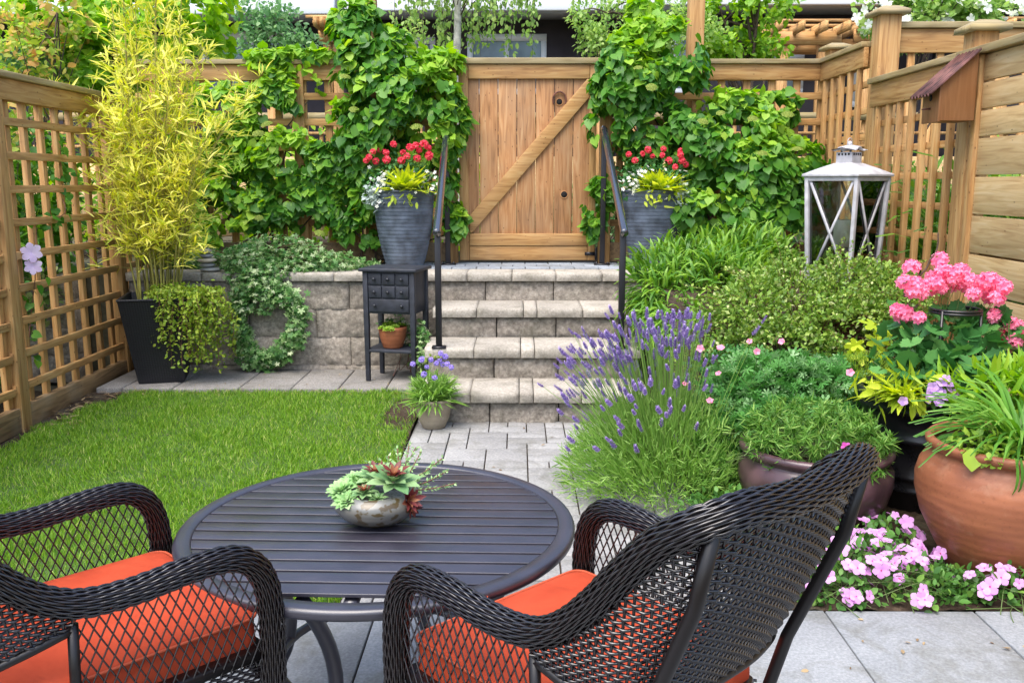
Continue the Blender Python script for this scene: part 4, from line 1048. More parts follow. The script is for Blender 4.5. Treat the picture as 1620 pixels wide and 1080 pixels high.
for q, t in enumerate(pots):
    c = np.array(t.location)+np.array((0, 0, .62)); o = [1, .9][q]
    b = MB(); P, D = blobs([(c[0]-.02, c[1], c[2]+.17, .27, .22, .19), (c[0]+.13, c[1]-.05, c[2]+.1, .2, .18, .16), (c[0]-.17, c[1]-.02, c[2]+.1, .17, .17, .16)], 900, .3, front=(0, -1, .2)); leaves(b, OVAL, P, D, .035); b.obj('foliage', M['gerleaf'], t)
    b = MB(); tuft(b, c+np.array((.04, -.15, .03)), 150, .24, LANCE, 1.2, 1.0, 1.5, .05, .0); P = c+np.array((.04, -.20, .07))+R.normal(size=(90, 3))*(.085, .03, .06)
    leaves(b, LANCE, P, unit(90)+np.array((0, -.6, .2)), .085); 
    P = c+np.stack([R.uniform(-.10, .16, 12), R.uniform(-.27, -.24, 12), R.uniform(-.06, .02, 12)], 1); b.scatter(OVAL, P, np.tile((0., -.3, -1.), (12, 1))+R.normal(size=(12, 3))*.4, np.tile((0., -1., .3), (12, 1)), .06, .7)
    b.obj('lime_foliage', M['lime'], t)
    b = MB()
    sgn = -1 if q == 0 else 1
    P = c+np.stack([sgn*.20+R.normal(size=320)*.055, -.14+R.normal(size=320)*.05, -.0+R.normal(size=320)*.04], 1); leaves(b, OVAL, P, unit(320)+np.array((sgn*.5, -.5, 0)), .034, .2); b.obj('silver_foliage', M['silver'], t)
    n = 90 if q == 0 else 80
    P = []
    while len(P) < n:
        a = R.uniform(-1, 1); x = (.09 if q == 0 else .05)+a*.22
        if q == 0 and abs(x-.02) < .07 and R.rand() < .7: continue
        P.append((c[0]+(-.15+R.normal()*.06 if R.rand() < .55 else .19+R.normal()*.06), c[1]-.16+R.normal()*.05, c[2]+.10+R.normal()*.065))
    copies(t, 'white_flower', ME['white5'], P, faceup(n), R.uniform(.028, .042, n), 100)
    if q == 0: pr = [(606, 245), (592, 257), (629, 238), (642, 250), (655, 243), (664, 240), (676, 238), (681, 243), (651, 256), (617, 250), (601, 263), (665, 259), (618, 261), (587, 262), (683, 255), (640, 262), (668, 247), (598, 249)]
    else: pr = [(1007, 252), (1023, 255), (1036, 254), (1063, 254), (1066, 262), (1065, 248), (984, 253), (994, 262), (1048, 262), (1075, 268), (1015, 246), (1055, 272), (1040, 244)]
    P = [(c[0]+(px-(640 if q == 0 else 1026))/1430*7.8, c[1]-.14+R.normal()*.04, 1.63+(290-py)/1430*7.8+.035) for px, py in pr]
    copies(t, 'red_flower', ME['redhead'], P, faceup(len(P), jit=.3), R.uniform(.048, .074, len(P)) if q == 0 else R.uniform(.042, .062, len(P)))
# beige pot at the foot of the steps
c = (-.568, 5.90, .012)
t = pot('beige_pot', 'small beige clay pot of violet flowers on the pavers by the bottom step', 'plant pot', c, [(.001, 0), (.070, 0), (.078, .006), (.104, .07), (.116, .13), (.118, .165), (.116, .18), (.124, .188), (.125, .2), (.117, .204), (.110, .196), (.108, .17)], M['beigepot'], soil=(.11, .175))
b = MB(); tuft(b, (c[0], c[1], c[2]+.18), 420, .20, LANCE, 1.6, .8, .55, .06, .1); P, D = blobs([(c[0], c[1], c[2]+.27, .15, .14, .10)], 420, .2); leaves(b, LANCE, P, D, .06, .1); b.obj('foliage', M['lav'], t)
P = [(c[0]+(px-685)/1430*5.9, c[1]-.02+R.normal()*.05, 1.63-(.2155+(py-615)/1430*1.04)*5.9+.04) for px, py in ((648, 578), (665, 566), (663, 572), (678, 570), (668, 590), (690, 575), (695, 582), (710, 583), (684, 597), (693, 562), (700, 568), (686, 577), (672, 580), (705, 575))]
P = [(x+.02, y, z-.11) for x, y, z in P]
b = MB(); stems_to(b, (c[0], c[1], c[2]+.18), P, .0016, 4, 0, 5, .03); b.obj('stem', M['stemg'], t)
copies(t, 'flower', ME['viol'], P, faceup(len(P)), R.uniform(.030, .042, len(P)))
P = [(c[0]+R.normal()*.03-.02, c[1]+R.normal()*.03, c[2]+.44+R.uniform(0, .06)) for _ in range(5)]
b = MB(); stems_to(b, (c[0], c[1], c[2]+.18), P, .0016, 4, 0, 5, .03); b.obj('stem', M['stemg'], t)
copies(t, 'seed_head', ME['vinehead'], P, faceup(5), .035)

# black woven planter with golden bamboo and creeping jenny
c = (-2.80, 6.98, .109)
t = thing('woven_planter', 'tall square tapered black woven planter in the corner by the lattice fence', 'plant pot', c)
b = MB(); a = rad(14); V = []; F = []
for (z, h) in ((0, .165), (.03, .172), (.645, .262), (.65, .268), (.665, .268), (.665, .245), (.60, .24)):
    for sx, sy in ((-1, -1), (1, -1), (1, 1), (-1, 1)):
        x, y = sx*h, sy*h; V.append((c[0]+x*math.cos(a)-y*math.sin(a)*-1*-1, c[1]+x*math.sin(a)+y*math.cos(a), c[2]+z))
for i in range(6): F += [(i*4+k, i*4+(k+1) % 4, i*4+4+(k+1) % 4, i*4+4+k) for k in range(4)]
F += [(24, 25, 26, 27)]; b.add(V, F); b.obj('planter_box', M['planter'], t, bevel=.003)
bb = thing('golden_bamboo', 'golden yellow bamboo growing out of the black planter', 'bamboo', (c[0], c[1]+.02, c[2]+.60))
cm = MB(); lf = MB(); br = MB(); LP = []; LD = []
for i in range(36):
    a = R.uniform(0, 2*PI); r = .17*math.sqrt(R.rand()); p0 = np.array((c[0]+r*math.cos(a)+.0, c[1]+.02+r*math.sin(a)*.8, c[2]+.58))
    H_ = R.uniform(1.0, 2.0) if i > 13 else R.uniform(2.0, 2.75); ln = np.array(((R.normal()*(.13 if H_ < 2 else .05)+.06+r*math.cos(a)*(.9 if H_ < 2 else .2)), R.normal()*.08-.02, 0)); s_ = np.linspace(0, 1, 16)[:, None]
    q = p0+np.array((0, 0, H_))*s_+ln*s_*.7+ln*(s_**3)*1.0
    cm.tube(q, np.linspace(.0075, .0015, 16), 6, cap=False)
    for k in range(2, 16): # nodes
        f = k/15
        if q[k][2] < 1.05: continue
        nb = 3 if R.rand() < .6 else 4
        for _ in range(nb):
            d = unit(1)[0]; d[2] = abs(d[2])*.8+.3; L_ = R.uniform(.12, .44)*(1.2-.75*f)*(1 if R.rand() < .9 else 1.5); u_ = R.rand()
            st = q[k]*(1-u_*.9)+q[max(0, k-1)]*u_*.9
            s2 = np.linspace(0, 1, 5)[:, None]; bq = st+d*L_*s2; bq[:, 2] -= (s2[:, 0]**2)*L_*.25
            br.tube(bq, np.linspace(.0018, .0008, 5), 3, cap=False)
            for m_ in range(5):
                f2 = R.uniform(.25, 1.02); idx = min(3, int(f2*4)); pp = bq[idx]+(bq[min(4, idx+1)]-bq[idx])*(f2*4-idx)
                LP.append(pp); dd = d*.9+R.normal(size=3)*.55; dd[2] -= .05; LD.append(dd)
LP = np.array(LP); LD = np.array(LD); n = len(LP)
lf.scatter(LANCE, LP, LD, np.tile((0, -.4, 1.), (n, 1))+R.normal(size=(n, 3))*.6, R.uniform(.06, .13, n), .8)
cm.obj('cane', M['cane'], bb, True); br.obj('twigs', M['cane'], bb); lf.obj('foliage', M['bamboo'], bb)
j = thing('creeping_jenny', 'lime green trailing plant spilling over the side of the black planter', 'plant', (c[0]+.2, c[1]-.15, c[2]+.62))
b = MB(); sm_ = MB(); P = []; D = []
for i in range(135):
    p = np.array((c[0]+R.uniform(-.02, .46), c[1]-.12+R.uniform(-.08, .16), c[2]+.66)); d = np.array((R.normal()*.5+.25, -abs(R.normal())*.4-.1, 0)); L_ = R.uniform(.15, .62)*(1 if p[0] > c[0]+.1 else .7)
    s_ = np.linspace(0, 1, 14)[:, None]; q = p+d*np.minimum(s_*1.6, 1)*.17+np.array((0, 0, 1.))*(.09*np.sin(np.minimum(1, s_*2.4)*PI/2*1.3)-L_*s_**1.6); q += np.cumsum(R.normal(size=(14, 3))*.006, 0)
    sm_.tube(q, .0014, 3, cap=False)
    for k in range(1, 14):
        for _ in range(3): P.append(q[k]+R.normal(size=3)*.018); D.append((R.normal()*.7, -.5+R.normal()*.4, R.normal()*.5))
leaves(b, OVAL, np.array(P), np.array(D), .030, .35, .8, .4); b.obj('foliage', M['jenny'], j); sm_.obj('stem', M['stemr'], j)

# cairn of pebbles on the wall
z = .915; grp = 'pebbles stacked on the wall'
for i, (w_, h, m, lab, dx) in enumerate(((.092, .034, 4, 'widest flat grey pebble at the bottom of the stack on the wall', .022), (.064, .038, 4, 'grey pebble second from the bottom of the stack on the wall', -.006), (.078, .042, 3, 'pale sandy pebble in the middle of the stack on the wall', -.008),
        (.058, .034, 5, 'dark grey pebble resting on the pale one in the stack on the wall', -.012), (.050, .046, 1, 'tan pebble second from the top of the stack on the wall', -.016), (.022, .028, 2, 'tiny black pebble on the very top of the stack on the wall', -.014))):
    b = MB(); K = 24; V = []; F = []; cx_, cy_ = -2.56+dx*1.0, 7.44
    prof = [(math.sin(a_)*1, -math.cos(a_)) for a_ in np.linspace(0.02, PI-.02, 11)]
    s0 = R.rand()*20
    def wobf(t_, zz, s0=s0): return .10*noise.noise(Vector((math.cos(t_)+s0, math.sin(t_), zz*8)))
    pr = [(w_*(r_**.9), h/2+zz*h/2) for r_, zz in prof]
    b.lathe(pr, (cx_, cy_, z), K, True, True, wob=wobf); o = b.obj('pebble', M['peb%d' % m], None, True); tag(o, lab, 'stone', grp); z += h*.97

# ------------------------------------------------------------------ lantern
LC = (2.27, 6.35, .93)
t = thing('garden_lantern', 'tall weathered white metal lantern with crossed bars and glass sides', 'lantern', LC); t.rotation_euler.z = rad(38); t.scale = (.89, .89, 1.0)
def ll(mb, name, m, par=None, **k): o = mb.obj(name, m, None, **k); o.parent = par or t; return o
hb, ht, zt = .182, .215, .745
cor = lambda s, z: s*(hb+(ht-hb)*z/zt)
b = MB()
for sx in (-1, 1):
    for sy in (-1, 1): b.beam((sx*hb, sy*hb, .0), (sx*ht, sy*ht, zt), .030, .030, (sx, 0, 0))
for z, h in ((.03, hb+.002), (zt-.015, ht-.002)):
    for s_ in (-1, 1): b.beam((-h, s_*h, z), (h, s_*h, z), .026, .03); b.beam((s_*h, -h, z), (s_*h, h, z), .026, .03)
ll(b, 'frame', M['white_metal'], bevel=.003)
b = MB(); b.box(-hb, hb, -hb, hb, .0, .018); ll(b, 'floor', M['white_metal'])
for k in range(4):
    a = k*PI/2; b = MB(); rotf = lambda p, a=a: (p[0]*math.cos(a)-p[1]*math.sin(a), p[0]*math.sin(a)+p[1]*math.cos(a), p[2])
    b.beam(rotf((-hb+.02, -hb, .05)), rotf((ht-.03, -ht+.004, zt-.03)), .008, .020, (0, 0, 1)); b.beam(rotf((hb-.02, -hb, .05)), rotf((-ht+.03, -ht+.004, zt-.03)), .010, .020, (0, 0, 1))
    ll(b, 'cross_bars', M['white_metal'])
    b = MB(); y0, y1 = -hb+.008, -ht+.012; V = [rotf(p) for p in ((-hb+.01, y0, .04), (hb-.01, y0, .04), (ht-.012, y1, zt-.025), (-ht+.012, y1, zt-.025))]
    V += [rotf(p) for p in ((-hb+.01, y0+.003, .04), (hb-.01, y0+.003, .04), (ht-.012, y1+.003, zt-.025), (-ht+.012, y1+.003, zt-.025))]
    b.add(V, [(0, 1, 2, 3), (7, 6, 5, 4)]); ll(b, 'glass_pane', M['glass'])
b = MB(); e = .245; V = [(-e, -e, zt), (e, -e, zt), (e, e, zt), (-e, e, zt), (-e, -e, zt+.016), (e, -e, zt+.016), (e, e, zt+.016), (-e, e, zt+.016)]
F = [(3, 2, 1, 0), (0, 1, 5, 4), (1, 2, 6, 5), (2, 3, 7, 6), (3, 0, 4, 7)]
lv = [(.155, .058), (.075, .092)]; 
for (h, dz) in lv: V += [(-h, -h, zt+dz), (h, -h, zt+dz), (h, h, zt+dz), (-h, h, zt+dz)]
for i in (1, 2): F += [(i*4+k, i*4+(k+1) % 4, i*4+4+(k+1) % 4, i*4+4+k) for k in range(4)]
F.append((12, 13, 14, 15)); b.add(V, F); rf = ll(b, 'roof', M['white_metal'], bevel=.003)
b = MB(); b.box(-.068, .068, -.068, .068, zt+.085, zt+.165); ll(b, 'chimney', M['white_metal'], rf, bevel=.002)
b = MB()
for k in range(4):
    for i in range(4):
        a = k*PI/2; x = -.042+.028*i; p = (x*math.cos(a)+.0705*math.sin(a), x*math.sin(a)-.0705*math.cos(a), zt+.150)
        b.tube([(p[0]-.002*math.sin(a), p[1]+.002*math.cos(a), p[2]), (p[0]+.001*math.sin(a), p[1]-.001*math.cos(a), p[2])], .008, 8)
ll(b, 'vent_holes', M['dark'], rf)
b = MB(); xs = np.linspace(-.105, .105, 15); V = []; F = []
for i, x in enumerate(xs):
    zz = zt+.205-.9*x*x*2.2+.010*math.cos(x*60)
    V += [(x, -.09, zz-.012), (x, 0, zz+.002), (x, .09, zz-.012), (x, -.09, zz-.018), (x, 0, zz-.004), (x, .09, zz-.018)]
for i in range(14):
    a0 = 6*i; a1 = a0+6
    F += [(a0, a1, a1+1, a0+1), (a0+1, a1+1, a1+2, a0+2), (a0+4, a1+4, a1+3, a0+3), (a0+5, a1+5, a1+4, a0+4), (a0+3, a1+3, a1, a0), (a0+2, a1+2, a1+5, a0+5)]
b.add(V, F); b.lathe([(.014, 0), (.02, .012), (.02, .026), (.012, .038), (.001, .041)], (0, 0, zt+.200), 12); ll(b, 'cowl', M['white_metal'], rf)
b = MB(); b.tube([(.03*math.cos(q), .0, zt+.232+.028*math.sin(q)) for q in np.linspace(0, 2*PI, 17)[:-1]], .003, 6, closed=True); ll(b, 'ring', M['white_metal'], rf)
b = MB(); b.lathe([(.075, .24), (.075, .26), (.02, .265), (.02, .02), (.06, .02)], (0, 0, 0), 20); ll(b, 'candle_stand', M['black_post'])
t2 = tag(bpy.data.objects.new('candle', None), 'white pillar candle standing inside the glass of the lantern', 'candle'); C.objects.link(t2); t2.location = (LC[0]-.01, LC[1]-.0, LC[2]+.265)
b = MB(); b.lathe([(.001, 0), (.062, 0), (.062, .18), (.058, .186), (.045, .178), (.001, .172)], (0, 0, 0), 28); o = b.obj('wax', M['candle'], None, True); o.parent = t2
b = MB(); b.tube([(0, 0, .172), (.001, 0, .195)], .0015, 5); o = b.obj('wick', M['dark'], None); o.parent = t2

# ------------------------------------------------------------------ birdhouse
t = thing('birdhouse', 'brown wooden birdhouse with a corrugated rusty roof fixed to the fence post', 'birdhouse', (2.5, 5.43, 1.98))
x0, x1, y0, y1, z0 = 2.412, 2.605, 5.33, 5.535, 1.982
zl, zr = 2.189, 2.365
b = MB(); V = [(x0, y0, z0), (x1, y0, z0), (x1, y0, zr), (x0, y0, zl), (x0, y1, z0), (x1, y1, z0), (x1, y1, zr), (x0, y1, zl)]
b.add(V, [(0, 1, 2, 3), (5, 4, 7, 6), (4, 5, 1, 0), (1, 5, 6, 2)]); b.box(x1+.002, 2.643, y1-.10, y1-.04, z0+.08, zr-.08); b.obj('box', M['birdwood'], t, bevel=.003)
b = MB(); b.box(x0-.016, x0-.001, y0-.004, y1+.004, z0-.006, zl-.01); fr = b.obj('front', M['birdwood'], t, bevel=.002)
b = MB(); b.tube([(x0-.0175, (y0+y1)/2, z0+.135), (x0-.012, (y0+y1)/2, z0+.135)], .019, 20); b.obj('entrance_hole', M['dark'], fr)
b = MB(); b.tube([(x0-.014, (y0+y1)/2+.0, z0+.075), (x0-.065, (y0+y1)/2+.0, z0+.07)], [.006, .004], 8); b.obj('perch', M['rust'], fr)
b = MB(); ny = 41; V = []; F = []
ax, az, bxx, bz = x0-.080, zl-.062, x1-.005, zr+.008
for i, y in enumerate(np.linspace(y0-.035, y1+.035, ny)):
    w_ = .009*math.sin(i/(ny-1)*2*PI*6.5)
    for (xx, zz) in ((ax, az), (bxx, bz)): V += [(xx-.6*w_*.5, y, zz+w_), (xx, y, zz+w_-.004)]
for i in range(ny-1):
    a0 = 4*i; c0 = a0+4; F += [(a0, c0, c0+2, a0+2), (a0+3, c0+3, c0+1, a0+1), (a0+1, c0+1, c0, a0), (a0+2, c0+2, c0+3, a0+3)]
b.add(V, F); b.obj('roof', M['bird_rust'], t)

# ------------------------------------------------------------------ vines on the back fence
def ray_at(px, py, Y):
    th, ya = math.atan(250/1430), math.atan(10/1430); u = (px-810)/1430; v = (540-py)/1430
    yy = math.cos(th)+v*math.sin(th); zz = -math.sin(th)+v*math.cos(th); q = Y/(u*math.sin(ya)+yy*math.cos(ya))
    return (u*math.cos(ya)-yy*math.sin(ya))*q, 1.63+zz*q
def px2(px, py, Y): return ray_at(px, py, Y)
def vine(name, label, B, n, base_pts, Y=8.0, heads=(), newf=.25, thr=-.10):
    t = thing(name, label, 'climbing plant', (base_pts[0][0], base_pts[0][1], .9))
    B3 = []
    for (px, py, yy, rx, ry, rz) in B:
        x, z = px2(px, py, yy); B3.append((x, yy, z, rx, ry, rz))
    P, D = blobs(B3, n, .45, thr=thr, f=4.5, front=(0, -1, .3))
    k = P[:, 2] > .93; P, D = P[k], D[k]
    # new pale growth sits on the top and outer surfaces
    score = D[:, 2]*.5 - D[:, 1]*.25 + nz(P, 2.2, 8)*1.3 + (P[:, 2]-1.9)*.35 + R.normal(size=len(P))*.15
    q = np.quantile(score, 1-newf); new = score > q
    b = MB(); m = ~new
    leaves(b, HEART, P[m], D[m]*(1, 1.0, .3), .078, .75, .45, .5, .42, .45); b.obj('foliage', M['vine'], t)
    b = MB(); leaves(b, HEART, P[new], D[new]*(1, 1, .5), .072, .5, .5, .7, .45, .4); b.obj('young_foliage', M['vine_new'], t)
    b = MB()
    for (x, y) in base_pts:
        for _ in range(4):
            e = B3[R.randint(len(B3))]; s_ = np.linspace(0, 1, 9)[:, None]; a_ = np.array((x+R.normal()*.05, y, .88)); q_ = a_+(np.array(e[:3])+(0, .1, 0)-a_)*s_; q_ += np.cumsum(R.normal(size=(9, 3))*(.03, .01, .01), 0)
            b.tube(q_, np.linspace(.013, .004, 9), 6, cap=False)
    b.obj('stem', M['bark'], t, True)
    if heads:
        Ph = [(px2(px, py, yy)[0], yy, px2(px, py, yy)[1]) for px, py, yy in heads]
        copies(t, 'flower_head', ME['vinehead'], Ph, faceup(len(Ph), (0, -.5, 1), .15), R.uniform(.13, .19, len(Ph)))
    return t
vine('climbing_hydrangea', 'dense heart leaved climber covering the fence immediately left of the gate', [
    (560, 30, 8.15, .22, .18, .22), (600, 95, 8.05, .40, .24, .30), (570, 60, 8.1, .25, .2, .25), (640, 150, 8.0, .46, .26, .34), (690, 150, 8.05, .22, .22, .36), (600, 200, 8.0, .42, .26, .34),
    (660, 225, 8.0, .40, .22, .30), (690, 270, 8.05, .2, .16, .35), (600, 290, 8.05, .36, .2, .35), (565, 350, 8.1, .26, .16, .26), (640, 330, 8.1, .3, .14, .3), (722, 190, 8.1, .12, .12, .3), (722, 350, 8.1, .09, .1, .18), (540, 250, 8.1, .3, .18, .3), (700, 100, 8.1, .2, .16, .12)],
    11000, [(-1.3, 8.2), (-1.1, 8.2)], heads=[(660, 210, 7.75), (560, 180, 7.8), (545, 130, 7.8)], newf=.28)
vine('climbing_hydrangea', 'looser sunlit climber spreading over the back lattice behind the golden bamboo', [
    (420, 140, 8.2, .34, .10, .26), (470, 135, 8.2, .22, .10, .22), (360, 190, 8.15, .35, .12, .35), (440, 250, 8.1, .50, .14, .28), (350, 300, 8.1, .45, .15, .30), (470, 320, 8.1, .40, .15, .26), (520, 290, 8.12, .25, .12, .3),
    (410, 330, 8.1, .45, .15, .2), (320, 250, 8.15, .35, .12, .4), (480, 86, 8.25, .40, .10, .05), (430, 86, 8.25, .22, .10, .05), (300, 370, 8.0, .35, .15, .18)],
    6600, [(-2.3, 8.2), (-2.8, 8.2)], heads=[(425, 205, 7.9), (410, 220, 7.85), (410, 350, 7.8), (370, 180, 7.9), (505, 375, 7.8)], newf=.62, thr=-.08)
vine('climbing_hydrangea', 'large climber right of the gate that runs along the fence to the corner', [
    (985, 90, 8.1, .25, .18, .22), (1040, 60, 8.15, .32, .2, .2), (1000, 130, 8.0, .34, .24, .30), (1070, 110, 8.05, .30, .22, .28), (1020, 200, 8.12, .42, .26, .34), (1095, 190, 8.0, .32, .24, .34), (1030, 290, 8.2, .4, .22, .34),
    (1130, 250, 7.95, .46, .28, .34), (1200, 280, 7.9, .42, .28, .34), (1130, 330, 7.9, .55, .28, .26), (1230, 330, 7.9, .32, .26, .24), (1260, 270, 8.0, .22, .2, .34), (1200, 210, 8.0, .25, .2, .24), (1160, 170, 8.1, .3, .16, .18), (1225, 175, 8.15, .22, .12, .2),
    (950, 130, 8.1, .10, .12, .26), (945, 200, 8.05, .09, .1, .15), (938, 340, 8.1, .10, .1, .2), (955, 290, 8.1, .1, .1, .3), (1060, 360, 8.2, .5, .2, .2), (1020, 20, 8.3, .16, .12, .2)],
    13000, [(1.3, 8.2), (2.0, 8.15)], heads=[(1140, 185, 7.7), (1190, 195, 7.7), (1205, 250, 7.6), (1245, 190, 7.8), (1030, 145, 7.7), (1010, 115, 7.75), (1260, 245, 7.75), (1110, 200, 7.65)], newf=.24)

# ------------------------------------------------------------------ ivy
t = thing('ivy_mound', 'variegated ivy creeping along the top of the wall and hanging over its face', 'ivy', (-2.1, 7.6, .9))
B3 = [(-2.05, 7.62, 1.02, .50, .20, .17), (-2.25, 7.45, 1.02, .28, .18, .12), (-1.70, 7.55, .98, .40, .18, .10), (-2.1, 7.38, .93, .35, .10, .10), (-2.72, 7.75, .98, .22, .16, .10), (-2.95, 7.75, 1.0, .2, .16, .12), (-2.15, 7.30, .88, .22, .10, .14), (-2.12, 7.28, .72, .18, .08, .14), (-1.4, 7.72, .94, .2, .1, .06)]
P, D = blobs(B3, 5200, .5); k = (P[:, 2] > .60) & ~((P[:, 0] < -2.42) & (P[:, 0] > -2.72) & (P[:, 1] < 7.6)); P, D = P[k], D[k]
b = MB(); leaves(b, IVY, P, D+np.array((0, -.4, .2)), .040, .35, .5, .8, .5, .35); b.obj('foliage', M['ivy'], t)
b = MB(); stems_to(b, (-2.15, 7.6, .92), P[::40], .003, 4, .1, 5); b.obj('stem', M['stemr'], t)
t = thing('ivy_wreath', 'open ring of variegated ivy hanging against the block wall', 'ivy', (-2.05, 7.27, .52))
P = []; D = []; n = 3000
for i in range(n):
    a = R.uniform(0, 2*PI); rr_ = 1+np.clip(R.normal()*.17, -.22, .5)+.08*math.sin(a*3+1); x = .235*math.cos(a)*rr_; z = .28*math.sin(a)*rr_ + (.03 if a < PI else 0)
    P.append((-2.055+x, 7.27+R.normal()*.035, .515+z)); D.append((math.cos(a)*.6, -1.0, math.sin(a)*.5))
for i in range(160): a = R.uniform(-.6, 1.2); P.append((-2.055+.23*math.cos(a)+abs(R.normal())*.06, 7.25+R.normal()*.02, .515+.26*math.sin(a)+R.normal()*.04)); D.append((.8, -1, 0))
b = MB(); leaves(b, IVY, np.array(P), np.array(D), .047, .35, .45, .6, .5, .35); b.obj('foliage', M['ivy'], t)
b = MB()
for k in range(5): b.tube([(-2.055+(.205+.012*R.normal())*math.cos(a), 7.285+R.normal()*.008, .515+(.25+.012*R.normal())*math.sin(a)) for a in np.linspace(0, 2*PI, 25)[:-1]], .006, 5, closed=True)
b.obj('stem', M['bark'], t, True)
t = thing('trailing_ivy', 'small variegated ivy growing beside the steps behind the cabinet', 'ivy', (-.78, 7.2, .15))
P, D = blobs([(-.80, 7.12, .36, .10, .10, .22), (-.72, 6.75, .40, .05, .1, .2), (-1.0, 7.2, .50, .14, .06, .08)], 420, .4); b = MB(); leaves(b, IVY, P, D, .042, .35, .5); b.obj('foliage', M['ivy'], t)
b = MB(); stems_to(b, (-.80, 7.18, .14), P[::20], .003, 4, .1); b.obj('stem', M['stemr'], t)

# ------------------------------------------------------------------ right hand bed
# lavender
LB = np.array((.80, 4.60, .02))
t = thing('lavender_bush', 'big lavender bush with many violet spikes beside the path', 'lavender', LB)
b = MB(); n = 5200; d = unit(n); d[:, 2] = np.abs(d[:, 2])*.9+.12; d /= np.linalg.norm(d, axis=1)[:, None]
rad3 = np.array((.56, .50, .50)); P = LB+np.array((-.02, .05, .0))+d*rad3*(.25+.72*R.rand(n)**.7)[:, None]
Yd = d*np.array((1, .9, 1.4))+np.array((-.12, 0, .3))+R.normal(size=(n, 3))*.22
b.scatter(NEEDLE, P, Yd, unit(n)+d, R.uniform(.06, .12, n), .8)
n = 8200; d = unit(n); d[:, 2] = np.abs(d[:, 2])*1.0+.02; d /= np.linalg.norm(d, axis=1)[:, None]
P = LB+np.array((-.02, .05, .0))+d*rad3*(.5+.55*R.rand(n)**.7)[:, None]; Yd = d+R.normal(size=(n, 3))*.55+np.array((0, 0, .25))
b.scatter(NEEDLE, P, Yd, unit(n)+d, R.uniform(.03, .06, n), 1.3)
b.obj('foliage', M['lav'], t)
tips = []; 
def tipat(px, py, Y): x, z = ray_at(px, py, Y); return (x, Y, z)
th0 = math.atan(250/1430)
for _ in range(330):
    r_ = R.rand()
    if r_ < .62: px = 885+225*R.rand()**.85; c_ = 600-.40*(px-885); py = max(505, c_+R.normal()*30)
    elif r_ < .86: px = R.uniform(975, 1130); py = R.uniform(515, 640)-.1*(px-975)
    else: px = R.uniform(890, 1120); py = R.uniform(600, 720)
    if px > 1060 and py < 500: py += 50
    tips.append(tipat(px, max(500, py), R.uniform(4.35, 4.95) if r_ < .86 else R.uniform(4.15, 4.4)))
for px, py in ((970, 498), (1005, 510), (1065, 515), (975, 520), (1085, 545), (1205, 512), (1190, 530), (1060, 660), (1070, 700), (905, 645), (860, 612)): tips.append(tipat(px, py, 4.5))
tips = [p for p in tips]
b = MB()
for p in tips:
    p = np.array(p); a_ = LB+np.array(((p[0]-LB[0])*.35, (p[1]-LB[1])*.5, .1)); s_ = np.linspace(0, 1, 6)[:, None]; q = a_+(p-a_)*s_; q[:, 2] += .05*np.sin(s_[:, 0]*PI); b.tube(q, np.linspace(.0022, .0014, 6), 3, cap=False)
b.obj('stem', M['lav'], t)
eu = []
for p in tips:
    d_ = Vector((p[0]-LB[0], p[1]-LB[1], .55))+Vector(R.normal(size=3)*.08); eu.append(tuple(d_.to_track_quat('Z', 'Y').to_euler()))
copies(t, 'flower_spike', ME['spike'], tips, eu, R.uniform(.034, .058, len(tips)), 100)

# low bamboo
t = thing('low_bamboo', 'bright green grassy bamboo clump in front of the right ribbed pot', 'bamboo', (1.25, 6.7, .85))
B3 = [(1.22, 6.75, .90, .40, .34, .28), (1.58, 6.75, .96, .36, .3, .25), (1.08, 6.6, .80, .26, .25, .2), (1.45, 6.45, .85, .3, .25, .28), (1.85, 6.9, .98, .25, .25, .24), (1.12, 6.2, .62, .22, .3, .24), (1.3, 6.0, .6, .3, .25, .2), (1.0, 6.5, .7, .14, .25, .25)]
P, D = blobs(B3, 5200, .6, front=(0, -1, .3)); b = MB(); n = len(P)
Yd = D*1.0+np.array((0, 0, .55))+R.normal(size=(n, 3))*.4; Yd[:, 2] -= (P[:, 2] < .9)*1.2
b.scatter(ARCH, P, Yd, D+np.array((0, 0, .8)), R.uniform(.09, .18, n), 2.6); b.obj('foliage', M['lowbamboo'], t)
b = MB(); stems_to(b, (1.3, 6.75, .7), P[::45], .003, 4, .1, 5, .2); b.obj('stem', M['cane'], t)
# cotoneaster like shrub
t = thing('small_leaved_shrub', 'wide fine leaved shrub spilling forward under the white lantern', 'shrub', (1.85, 5.8, .6))
B3 = [(1.72, 5.75, .86, .45, .38, .27), (2.12, 5.75, .92, .34, .34, .24), (1.45, 5.55, .84, .30, .3, .22), (1.95, 5.4, .78, .36, .28, .22), (2.25, 5.45, .85, .25, .25, .22), (1.6, 5.3, .66, .3, .2, .2), (2.3, 5.75, .98, .22, .22, .16), (1.2, 5.55, .72, .2, .2, .16)]
P, D = blobs(B3, 13000, .55, thr=-.33, f=7, front=(0, -1, .5)); b = MB(); leaves(b, TINY, P, D, .030, .0, .8, .6, .6, .4); b.obj('foliage', M['coton'], t)
P2, D2 = blobs(B3, 170, .85, front=(0, -1, .6)); b = MB(); lf2 = MB(); LPx = []
for p, d_ in zip(P2, D2):
    o_ = np.array((1.85+(p[0]-1.85)*.4, 5.75+(p[1]-5.75)*.4, .68)); e_ = p+d_*np.array((1, 1, .6))*R.uniform(.05, .20)+np.array((0, 0, .05)); s_ = np.linspace(0, 1, 8)[:, None]
    q = o_+(e_-o_)*s_; q[:, 2] += .07*np.sin(s_[:, 0]*PI); b.tube(q, np.linspace(.0035, .0010, 8), 4, cap=False)
    for k in range(26): f = R.uniform(.55, 1.02); LPx.append(o_+(e_-o_)*f+np.array((0, 0, .07*math.sin(min(1, f)*PI)))+R.normal(size=3)*.006)
